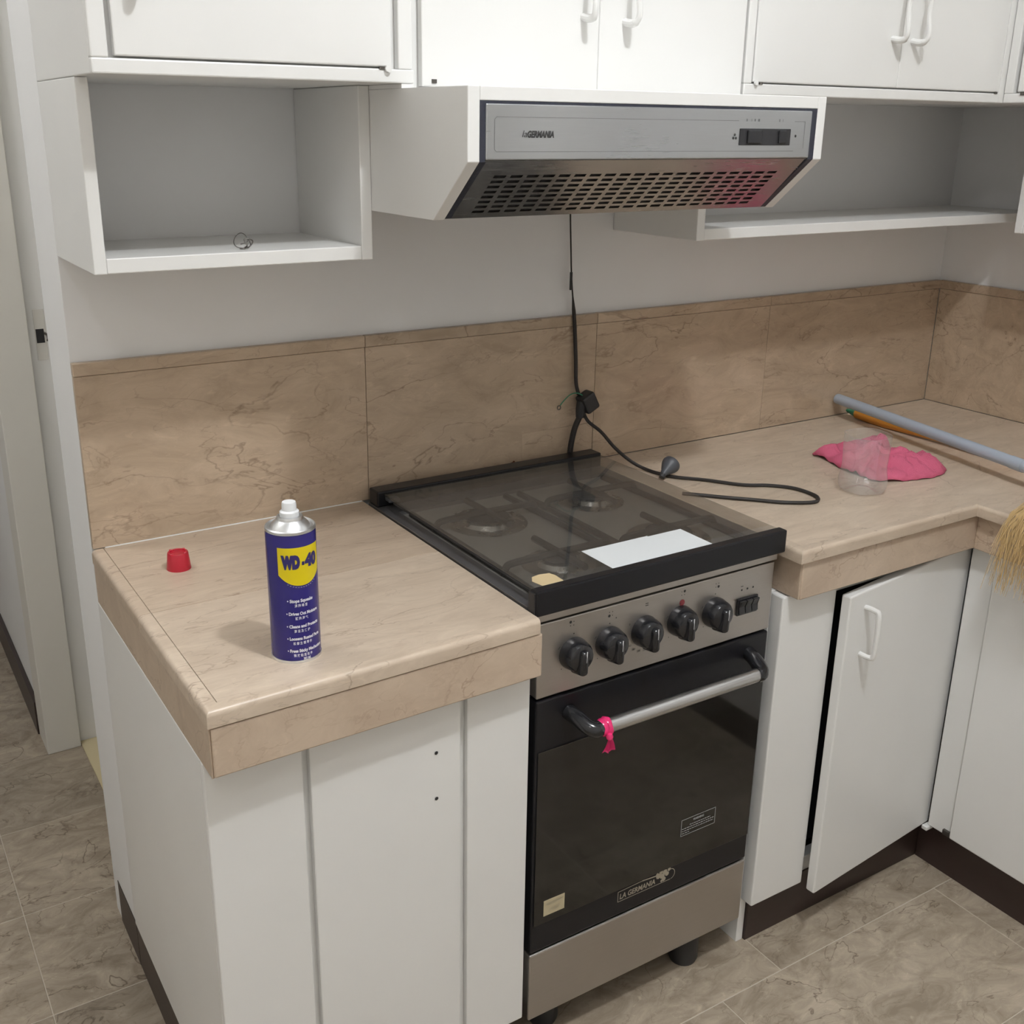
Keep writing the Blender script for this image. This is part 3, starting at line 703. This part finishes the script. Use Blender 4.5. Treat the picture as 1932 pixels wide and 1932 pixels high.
disc_into(bm, (0.6745, yM, 0.7975), 0.0012, seg=8)
obj('panel_print', bm, PRINT, cp)['kind'] = 'stuff'
bm = bmesh.new()
disc_into(bm, (0.8135, yM, 0.7915), 0.0058, seg=16); line(bm, 0.8105, 0.7855, 0.8115, 0.7785, 0.0022, yM)
obj('red_mark', bm, REDPRINT, cp)
# oven door
od = box('oven_door', SX0+0.001, SX1-0.001, YS-0.001, -0.556, 0.202, 0.6875, BLACK, st, 0.003)
box('door_glass', SX0+0.006, SX1-0.004, YS-0.0035, YS-0.0012, 0.2585, 0.5965, OVEN, od, 0.0008)
yD = YS-0.0040
bm = bmesh.new()
wx0, wx1, wz0, wz1 = 0.848, 0.930, 0.3185, 0.3525
for a in ((wx0, wz0, wx1, wz0), (wx0, wz1, wx1, wz1), (wx0, wz0, wx0, wz1), (wx1, wz0, wx1, wz1)): line(bm, *a, 0.0011, yD)
text_into(bm, 'WARNING', 0.0062, (0.889, yD, 0.3455), (1, 0, 0), (0, 0, 1), 0, 'CENTER', 0.0002, width=0.026)
for k, (a, b_) in enumerate(((0.868, 0.918), (0.850, 0.927), (0.850, 0.926), (0.850, 0.868))):
    z = 0.3375 - k*0.0048; x = a
    while x < b_:
        w = random.uniform(0.003, 0.007); line(bm, x, z, min(b_, x+w), z, 0.0016, yD); x += w+0.0012
obj('warning_label', bm, DIMPRINT, od)
ysk = box('beige_sticker', 0.547, 0.590, YS-0.0042, YS-0.0036, 0.273, 0.304, BEIGEST, od, 0)
bm = bmesh.new()
for z in (0.2975, 0.2945):
    line(bm, 0.552, z, 0.585, z, 0.001, YS-0.0044)
for k in range(4): line(bm, 0.558+k*0.006, 0.279+0.002*(k % 2), 0.561+k*0.006, 0.2865, 0.0012, YS-0.0044)
obj('sticker_print', bm, BADGE, ysk)
# badge with lettering and the silver figure
bm = bmesh.new()
yB = YS-0.0018
for a in ((0.710, 0.2315, 0.832, 0.2315), (0.710, 0.2315, 0.710, 0.2525), (0.710, 0.2525, 0.765, 0.2545)): line(bm, *a, 0.0013, yB)
line(bm, 0.765, 0.2545, 0.806, 0.251, 0.0024, yB)
for k in range(10):
    a0 = math.radians(-80+k*17); a1 = math.radians(-80+(k+1)*17)
    line(bm, 0.832+math.cos(a0)*0.010, 0.2425+math.sin(a0)*0.011, 0.832+math.cos(a1)*0.010, 0.2425+math.sin(a1)*0.011, 0.0013, yB)
text_into(bm, 'LA GERMANIA', 0.0155, (0.7135, yB, 0.2405), (1, 0, 0), (0, 0, 1), 0.12, 'LEFT', 0.0004, width=0.082)
for (x, z, r) in ((0.803, 0.249, 0.006), (0.809, 0.2555, 0.0045), (0.812, 0.246, 0.006), (0.818, 0.253, 0.0055), (0.816, 0.238, 0.005), (0.823, 0.247, 0.005), (0.828, 0.2545, 0.004), (0.800, 0.2535, 0.0035), (0.811, 0.236, 0.003)):
    disc_into(bm, (x, yB-0.0002*random.random(), z), r, seg=7)
obj('brand_badge', bm, BADGE, od)
hz_, hy_ = 0.6405, -0.630
hbar = tube('handle_bar', [(0.612, hy_, hz_), (0.955, hy_, hz_)], 0.0118, CHROME, od, 20)
for xa, xb, s in ((0.590, 0.612, 1), (0.977, 0.955, -1)):
    bm = bmesh.new(); tube_bm(bm, spline([(xa-0.004*s, YS, hz_+0.014), (xa, -0.602, hz_+0.010), (xa+0.006*s, -0.622, hz_+0.003), (xa+0.014*s, hy_, hz_), (xb+0.001*s, hy_, hz_)], 5), 0.0132, 12)
    obj('handle_bracket', bm, BLACKPL, od, smooth=True)
dw = box('drawer_front', SX0+0.001, SX1-0.001, YS-0.001, -0.556, 0.058, 0.197, STEEL, st, 0.003)
for fx, fy in ((0.925, -0.535), (0.60, -0.515), (0.925, -0.08), (0.60, -0.08)):
    lathe('foot', [(0.0, ZF), (0.026, ZF), (0.029, ZF+0.008), (0.029, 0.062), (0.0, 0.062)], (fx, fy, 0), BLACKM, st, 24)

# pink film tied around the oven handle
rb = thing('plastic_ribbon', 'hot pink plastic film knotted around the left end of the oven handle', 'ribbon', (0.622, hy_, hz_))
bm = bmesh.new(); n = 24
for x0_, dx, rr in ((0.612, 0.011, 0.0132), (0.620, 0.009, 0.0145)):
    rings = []
    for i in range(n):
        t = 2*math.pi*i/n; w = 0.0012*math.sin(3*t)
        rings.append([bm.verts.new((x0_+w, hy_+math.cos(t)*rr, hz_+math.sin(t)*rr)), bm.verts.new((x0_+dx*0.5, hy_+math.cos(t)*(rr+0.002), hz_+math.sin(t)*(rr+0.002))), bm.verts.new((x0_+dx-w, hy_+math.cos(t)*rr, hz_+math.sin(t)*rr))])
    for i in range(n):
        a, b_ = rings[i], rings[(i+1) % n]
        for k in (0, 1): bm.faces.new((a[k], a[k+1], b_[k+1], b_[k]))
obj('loop', bm, RIBBON, rb, smooth='all')
bm = bmesh.new(); rows_ = []
for j in range(7):
    t = j/6; wv = 0.004 + 0.011*t; zz = hz_-0.011-0.025*t
    rows_.append([bm.verts.new((0.621 + wv*(k/6-0.5)*1.8, hy_-0.0165-0.003*math.cos(k*2.1+j*0.4)*t, zz+0.0025*math.sin(k*1.7)*t)) for k in range(7)])
for j in range(6):
    for k in range(6): bm.faces.new((rows_[j][k], rows_[j][k+1], rows_[j+1][k+1], rows_[j+1][k]))
ext = bmesh.ops.solidify(bm, geom=bm.faces[:], thickness=0.0006)
obj('tail', bm, RIBBON, rb, smooth='all')
lathe('knot', [(0.0, -0.006), (0.005, -0.004), (0.006, 0.0), (0.004, 0.005), (0.0, 0.006)], (0.6205, hy_-0.0155, hz_-0.009), RIBBON, rb, 12)

# ------------------------------------------------------------------ cords
hc = tube('electric_cable', spline([(0.974, -0.005, 1.418), (0.975, -0.004, 1.375), (0.979, -0.004, 1.31), (0.983, -0.004, 1.25), (0.990, -0.0045, 1.19), (0.993, -0.007, 1.150), (0.9985, -0.0075, 1.08), (0.9995, -0.010, 1.03), (1.003, -0.016, 1.005)], 8),
          lambda t: 0.0016 if t < 0.45 else (0.0040 if t > 0.52 else 0.0016 + (t-0.45)/0.07*0.0024), RUBBER, None, 8, at=(0.99, -0.005, 1.0))
tag(hc, 'black cord hanging down the back wall from behind the range hood', 'cord')
hp2 = box('tape_scrap', 0.9775, 0.9835, -0.0075, -0.004, 1.225, 1.262, BLACKM, hc, 0.0015)
sc = thing('power_plug', 'black adaptor plug block hanging on the splashback behind the stove', 'plug', (1.012, -0.025, 0.96))
bm = bmesh.new(); add_box(bm, -0.017, 0.017, -0.016, 0.016, -0.020, 0.020); bev(bm, 0.005, 2)
bmesh.ops.rotate(bm, verts=bm.verts, cent=(0, 0, 0), matrix=Matrix.Rotation(math.radians(-28), 3, 'Y')); bmesh.ops.translate(bm, verts=bm.verts, vec=(1.0195, -0.026, 0.990))
obj('adaptor', bm, BLACKM, sc)
bm = bmesh.new(); tube_bm(bm, [(1.008, -0.025, 0.992), (1.004, -0.024, 0.975), (1.003, -0.023, 0.958)], lambda t: 0.013-0.004*t, 12)
obj('plug_body', bm, BLACKM, sc, smooth=True)
tube('ground_wire', spline([(1.008, -0.026, 1.004), (0.995, -0.022, 1.011), (0.978, -0.02, 1.009), (0.962, -0.02, 0.998), (0.953, -0.02, 0.989)], 6), 0.0013, GREEN, sc, 6)
tube('ring_terminal', [(0.950+0.0042*math.cos(t), -0.02, 0.9845+0.0042*math.sin(t)) for t in [2*math.pi*k/14 for k in range(15)]], 0.0012, WIREM, sc, 6)
tc_ = tube('electric_cable', spline([(1.003, -0.023, 0.960), (0.993, -0.020, 0.935), (0.987, -0.018, 0.905), (0.985, -0.0165, 0.880), (0.984, -0.0155, 0.850), (0.984, -0.0145, 0.80)], 6), 0.0062, RUBBER, None, 10, at=(0.985, -0.018, 0.85))
tag(tc_, 'thick black cord running down behind the stove top', 'cord')
zc = H+0.0042
lc = tube('electric_cable', spline([(1.010, -0.026, 0.967), (1.014, -0.040, 0.950), (1.033, -0.060, 0.930), (1.060, -0.075, 0.895), (1.085, -0.10, 0.868), (1.103, -0.130, zc+0.001), (1.113, -0.175, zc), (1.126, -0.2015, zc), (1.165, -0.2454, zc), (1.209, -0.307, zc), (1.253, -0.337, zc), (1.284, -0.376, zc), (1.287, -0.425, zc), (1.273, -0.450, zc), (1.247, -0.4545, zc), (1.202, -0.4284, zc), (1.160, -0.3856, zc), (1.124, -0.350, zc), (1.089, -0.3115, zc), (1.066, -0.287, zc)], 8), 0.0036, RUBBER, None, 8, at=(1.16, -0.3, H), flat=1.0)
tag(lc, 'thin black cord looping over the countertop right of the stove lid', 'cord')
pg = thing('power_plug', 'grey rubber plug lying on the countertop beside the stove lid corner', 'plug', (1.125, -0.19, H))
bm = bmesh.new(); a0 = Vector((1.095, -0.192, H+0.012)); a1 = Vector((1.134, -0.178, H+0.030)); ad = (a1-a0).normalized()
lathe_bm(bm, [(0.0, 0.0), (0.006, 0.0), (0.0085, 0.010), (0.011, 0.014), (0.0185, 0.030), (0.0195, 0.036), (0.0185, 0.040), (0.0, 0.0405)], a0, 24, ad)
obj('plug_body', bm, GREYRUB, pg, smooth=True)
tube('strain_relief', [a0+Vector((-0.004, -0.002, -0.005)), a0+Vector((0.002, 0, 0.0))], 0.0062, BLACKM, pg, 10)

# ------------------------------------------------------------------ blue spray can
CX, CY, CR = 0.1545, -0.530, 0.0335
can = thing('spray_can', 'blue and yellow aerosol can with white nozzle on the left countertop', 'spray can', (CX, CY, H))
lathe('body', [(0.0, H+0.0015), (0.031, H+0.0015), (0.0325, H+0.0035), (CR, H+0.0045), (CR, H+0.180), (0.0325, H+0.1845)], (CX, CY, 0), BLUE, can, 64)
lathe('base_rim', [(0.0315, H+0.0), (0.0343, H+0.0), (0.0346, H+0.002), (0.0340, H+0.0042), (0.0315, H+0.0044)], (CX, CY, 0), ALU, can, 64)
lathe('shoulder', [(0.0322, H+0.184), (0.0336, H+0.1845), (0.0336, H+0.1880), (0.0320, H+0.1892), (0.0305, H+0.1868), (0.0275, H+0.1868), (0.0235, H+0.1925), (0.0178, H+0.1975), (0.0172, H+0.2000), (0.0166, H+0.2015), (0.0140, H+0.2020), (0.0135, H+0.1995), (0.0, H+0.1995)], (CX, CY, 0), ALU, can, 64)
nz_ = lathe('nozzle', [(0.0, H+0.1996), (0.0128, H+0.1996), (0.0128, H+0.2075), (0.0118, H+0.2085), (0.0098, H+0.2095), (0.0095, H+0.2185), (0.0088, H+0.2205), (0.0, H+0.2208)], (CX, CY, 0), WPLAST, can, 36)
tube('spray_orifice', [(CX+0.0070, CY+0.0066, H+0.2145), (CX+0.0074, CY+0.0070, H+0.2145)], 0.0015, BLACKM, nz_, 8)
tocam = Vector((-0.3247-CX, -1.8035-CY, 0)).normalized(); side = Vector((math.cos(yaw), -math.sin(yaw), 0))
phi0 = math.atan2(tocam.y, tocam.x) + math.radians(21)
def wrap(bm, s, z, r=CR+0.00035):
    """(arc length to the viewer's right, height) -> point on the can"""
    a = phi0 + s/CR
    return Vector((CX + r*math.cos(a), CY + r*math.sin(a), H + z))
def wrap_mesh(src, s0, z0, r, width=None, slant=0.0):
    k = 1.0
    if width:
        xs_ = [v.co.x for v in src.verts]; k = width/(max(xs_)-min(xs_))
    for v in src.verts:
        s, z = s0+v.co.x*k, z0+v.co.y
        v.co = wrap(None, s, z, r)
    return src
# yellow shield, subdivided so that it follows the curve
bm = bmesh.new(); ns, nzv = 28, 10; hw = 0.0315; ztop, zside, zbot = 0.1675, 0.1285, 0.1135
gridv = {}
for i in range(ns+1):
    u = i/ns*2-1; zb_ = zbot + (zside-zbot)*(abs(u)**2.2)
    for j in range(nzv+1): gridv[i, j] = bm.verts.new(wrap(None, u*hw, zb_ + (ztop-zb_)*j/nzv, CR+0.00035))
for i in range(ns):
    for j in range(nzv): bm.faces.new((gridv[i, j], gridv[i+1, j], gridv[i+1, j+1], gridv[i, j+1]))
obj('yellow_shield', bm, YEL, can, smooth='all')
bm = bmesh.new()
def on_can(s, size, s0, z0, r, align='CENTER', bold=0.0, width=None, shear=0.0):
    tb = text_bm(s, size, shear, align, bold)
    bmesh.ops.triangulate(tb, faces=tb.faces[:])
    bmesh.ops.subdivide_edges(tb, edges=[e for e in tb.edges if e.calc_length() > size*0.25], cuts=1)
    wrap_mesh(tb, s0, z0, r, width)
    mp = {v: bm.verts.new(v.co) for v in tb.verts}
    for f in tb.faces:
        try: bm.faces.new([mp[v] for v in f.verts])
        except ValueError: pass
    tb.free()
on_can('WD', 0.0225, -0.0138, 0.1465, CR+0.0007, bold=0.0024, width=0.0250)
on_can('-', 0.03, 0.0022, 0.1470, CR+0.0007, bold=0.0012, width=0.0035)
on_can('40', 0.0225, 0.0152, 0.1465, CR+0.0007, bold=0.0017, width=0.0210)
obj('can_title', bm, mat('navy_ink', (0.02, 0.015, 0.12), 0.35), can)
bm = bmesh.new()
lines_ = ((0.0905, '\u2022 Stops Squeaks', 0.036, '\u6d88 \u9664 \u566a \u97f3', 0.0175), (0.0720, '\u2022 Drives Out Moisture', 0.046, '\u9a71 \u9664 \u6e7f \u6c14', 0.0175),
          (0.0535, '\u2022 Cleans and Protects', 0.046, '\u6e05 \u6d01 \u53ca \u4fdd \u62a4', 0.022), (0.0355, '\u2022 Loosens Rusted Parts', 0.048, '\u677e \u89e3 \u751f \u9508 \u96f6 \u4ef6', 0.026), (0.0175, '\u2022 Frees Sticky Mechanisms', 0.053, '\u91ca \u653e \u7c98 \u8fde \u673a \u4ef6', 0.026))
for z, s, w, s2, w2 in lines_:
    on_can(s, 0.0062, -0.023 + (0.0015 if z > 0.08 else -0.0005*(0.09-z)*100*0.3), z+0.0015, CR+0.0005, 'LEFT', 0.0003, w)
    on_can(s2, 0.0048, -0.003, z-0.0055, CR+0.0005, 'CENTER', 0.0001, w2)
on_can('382 ML', 0.0056, 0.002, 0.0062, CR+0.0005, 'CENTER', 0.0002, 0.011)
for k in range(12):      # small print line following the shield foot
    u = -0.6 + k*0.11; zb_ = zbot + (zside-zbot)*(abs(u)**2.2) - 0.0022
    on_can('ne' if k % 2 else 'ro', 0.0022, u*hw, zb_, CR+0.0005)
obj('can_lettering', bm, mat('pale_ink', (0.72, 0.72, 0.80), 0.4), can)

# red cap beside it
cap = thing('bottle_cap', 'small red tapered plastic cap on the left countertop near the splashback', 'cap', (0.1025, -0.152, H))
lathe('shell', [(0.0182, H), (0.0195, H), (0.0193, H+0.002), (0.0166, H+0.0275), (0.0158, H+0.0287), (0.0128, H+0.0287), (0.0122, H+0.0265), (0.0, H+0.0262)], (0.1025, -0.152, 0), RED, cap, 40)
for k in range(4):
    a = 0.6 + k*math.pi/2
    c0 = Vector((0.1025+0.0145*math.cos(a), -0.152+0.0145*math.sin(a), H+0.0289))
    bm = bmesh.new(); add_box(bm, c0.x-0.0022, c0.x+0.0022, c0.y-0.0016, c0.y+0.0016, c0.z-0.001, c0.z+0.0012); bev(bm, 0.0005, 1)
    obj('rim_tab', bm, RED, cap)

# wire scrap on the left shelf
zw = Z1+0.0222
wx, wy = 0.2255, -0.205
bm = bmesh.new()
tube_bm(bm, [(wx-0.002+0.011*math.cos(t), wy+0.003*math.sin(2*t), zw+0.012+0.011*math.sin(t)) for t in [2*math.pi*k/24 for k in range(25)]], 0.0007, 5)
tube_bm(bm, spline([(wx-0.006, wy-0.006, zw+0.001), (wx, wy-0.008, zw+0.001), (wx+0.006, wy-0.004, zw+0.004), (wx+0.003, wy, zw+0.013), (wx+0.013, wy, zw+0.013), (wx+0.017, wy+0.002, zw+0.009), (wx+0.010, wy, zw+0.002), (wx+0.003, wy-0.003, zw+0.0012), (wx-0.005, wy-0.002, zw+0.001)], 6), 0.0010, 5)
tube_bm(bm, spline([(wx-0.004, wy-0.003, zw+0.007), (wx+0.004, wy-0.002, zw+0.009), (wx+0.010, wy-0.001, zw+0.012), (wx+0.013, wy, zw+0.004)], 6), 0.0008, 5)
tag(obj('wire_scrap', bm, WIREM, None, smooth='all', at=(wx, wy, zw)), 'small tangled scrap of grey wire on the left open shelf', 'wire')

# ------------------------------------------------------------------ cut plastic bottle, cloth, rod, broom
jx, jy = 1.402, -0.447
def petal(r, h, t):
    zz = h-H
    k = max(0.0, 1-zz/0.035)
    return r*(1 + 0.085*k*math.cos(5*t))
prof = [(0.0, H+0.010), (0.012, H+0.009), (0.024, H+0.002), (0.032, H+0.0005), (0.040, H+0.004), (0.0455, H+0.014), (0.0475, H+0.026), (0.0455, H+0.040), (0.0435, H+0.052), (0.0440, H+0.066), (0.0452, H+0.090), (0.0458, H+0.118)]
jar = lathe('plastic_bottle_base', prof, (jx, jy, 0), PET, None, 60, at=(jx, jy, H), mod=petal)
tube('cut_rim', [(jx+0.0458*math.cos(t), jy+0.0458*math.sin(t), H+0.118+0.0015*math.sin(3*t)) for t in [2*math.pi*k/48 for k in range(49)]], 0.0006, PET, jar, 6)
tag(jar, 'clear plastic bottle bottom cut open, standing before the pink cloth', 'cup')

cb = bmesh.new()
import mathutils
N1, N2 = 56, 40
out = [(1.502, -0.2253), (1.55, -0.215), (1.598, -0.217), (1.668, -0.237), (1.700, -0.262), (1.660, -0.325), (1.650, -0.365), (1.672, -0.388), (1.672, -0.4446), (1.612, -0.468), (1.552, -0.459), (1.509, -0.446), (1.470, -0.420), (1.473, -0.378), (1.478, -0.33), (1.50, -0.262)]
cen = Vector((1.575, -0.335))
ringp = spline([(x, y, 0) for x, y in out] + [(*out[0], 0)], 6)[:-1]
vr = []
NR = 12
for i in range(NR+1):
    k = i/NR
    ring = []
    for q, p in enumerate(ringp):
        x = cen.x + (p.x-cen.x)*k; y = cen.y + (p.y-cen.y)*k
        nzv_ = mathutils.noise.noise(Vector((x*26, y*20, 3.1))); n2_ = abs(mathutils.noise.noise(Vector((x*55+y*30, y*42, 7.7))))
        z = H + 0.003 + (0.030*(1-k)**0.7 + 0.010)*(0.55+0.75*nzv_)*(1-0.75*k**4) + 0.030*n2_*(1-0.5*k**3)
        # two raised folds
        z += 0.016*math.exp(-((x-1.675)**2+(y+0.262)**2)/0.0006) + 0.012*math.exp(-((x-1.645)**2+(y+0.42)**2)/0.0006) + 0.010*math.exp(-((x-1.52)**2+(y+0.25)**2)/0.0005)
        if i == NR: z = max(H+0.0012, z-0.006)
        ring.append(cb.verts.new((x, y, max(H+0.0012, z))))
    vr.append(ring)
nq = len(ringp)
for i in range(NR):
    for q in range(nq):
        a, b_, c_, d_ = vr[i][q], vr[i][(q+1) % nq], vr[i+1][(q+1) % nq], vr[i+1][q]
        cb.faces.new((a, b_, c_, d_))
bmesh.ops.remove_doubles(cb, verts=vr[0], dist=1e-5)
clo = obj('cleaning_cloth', cb, PINK, None, smooth='all', at=(1.575, -0.335, H))
sm = clo.modifiers.new('thickness', 'SOLIDIFY'); sm.thickness = 0.0012; sm.offset = 1.0
tag(clo, 'crumpled pink cleaning cloth behind the cut plastic bottle', 'cloth')

rd = thing('mop_pole', 'light grey painted pole lying across the right countertop', 'pole', (1.76, -0.4, H))
p0, p1 = Vector((1.8187, -0.013, 0.8975)), Vector((1.705, -0.598, 0.895)); dv = (p1-p0)
p2 = p0 + dv*1.62; pj = p0 + dv*0.945
tube('pole', [p0, p2], 0.0128, GREYPIPE, rd, 20)
tube('joint_collar', [pj, pj+dv*0.055], 0.0137, GREYPIPE, rd, 20)
tube('pole_opening', [p0-dv.normalized()*0.0004, p0+dv.normalized()*0.0006], 0.0098, BLACKM, rd, 16)

br = thing('broom', 'straw broom with orange handle lying under the grey pole, bristles over the counter edge', 'broom', (1.75, -0.5, H))
h0, h1 = Vector((1.853, -0.018, H+0.0145)), Vector((1.812, -0.70, H+0.0145))
hd = (h1-h0)
tube('handle', [h0 + hd*(0.05+0.95*k/14) for k in range(15)], lambda t: 0.0095 + 0.0065*math.exp(-((t-0.12)/0.16)**2), ORANGE, br, 16)
bm = bmesh.new(); tube_bm(bm, [h0, h0+hd*0.03, h0+hd*0.058], lambda t: 0.004+0.009*t, 12); obj('handle_tip', bm, GREEN, br, smooth=True)
lathe('binding', [(0.0, -0.02), (0.014, -0.018), (0.018, 0.0), (0.030, 0.06), (0.0, 0.062)], h1, STRAW, br, 20, hd.normalized())
bm = bmesh.new()
e1 = h1 + hd.normalized()*0.05
for k in range(420):
    u = random.uniform(-1, 1); v = random.uniform(-1, 1)
    sx = e1.x + u*0.012 ; sy = e1.y - 0.0; 
    tgt = Vector((1.53 - 0.045*abs(v) + 0.02*u, -0.70 - 0.17*random.random() , 0))
    endz = H - 0.03 - 0.11*random.random()
    mid = Vector((1.60 + 0.02*u, (e1.y+tgt.y)/2 - 0.01, H+0.030+0.008*v))
    edge = Vector((1.517 - 0.006*random.random(), tgt.y, H + 0.004 + 0.010*random.random()))
    end = Vector((1.497 - 0.030*random.random(), tgt.y - 0.02*random.random() + 0.03*(random.random()-0.3), endz))
    tube_bm(bm, spline([(sx, sy, H+0.016+0.006*v), mid, edge, end], 3), lambda t: 0.0011*(1-0.6*t), 3, False)
bs = obj('bristles', bm, STRAW, br); bs['kind'] = 'stuff'

# ------------------------------------------------------------------ ceiling lamps (outside the picture)
for nm, L_, r, lab in (('ceiling_lamp', LAMP1, 0.11, 'round white ceiling lamp over the kitchen floor in front of the stove'), ('ceiling_lamp', LAMP2, 0.16, 'round white ceiling lamp in the hallway beyond the wall end'), ('ceiling_lamp', LAMP3, 0.14, 'round white ceiling lamp behind the viewer on the left')):
    t = thing(nm, lab, 'lamp', (L_[0], L_[1], CEIL))
    lathe('housing', [(0.0, CEIL), (r, CEIL), (r, CEIL-0.012), (0.03, CEIL-0.03), (0.03, CEIL-0.06), (0.0, CEIL-0.06)], (L_[0], L_[1], 0), WPLAST, t, 40)
    lathe('bulb', [(0.0, CEIL-0.0605), (0.014, CEIL-0.0605), (0.02, CEIL-0.07), (0.018, CEIL-0.08), (0.0, CEIL-0.082)], (L_[0], L_[1], 0), LAMPGLASS, t, 24)
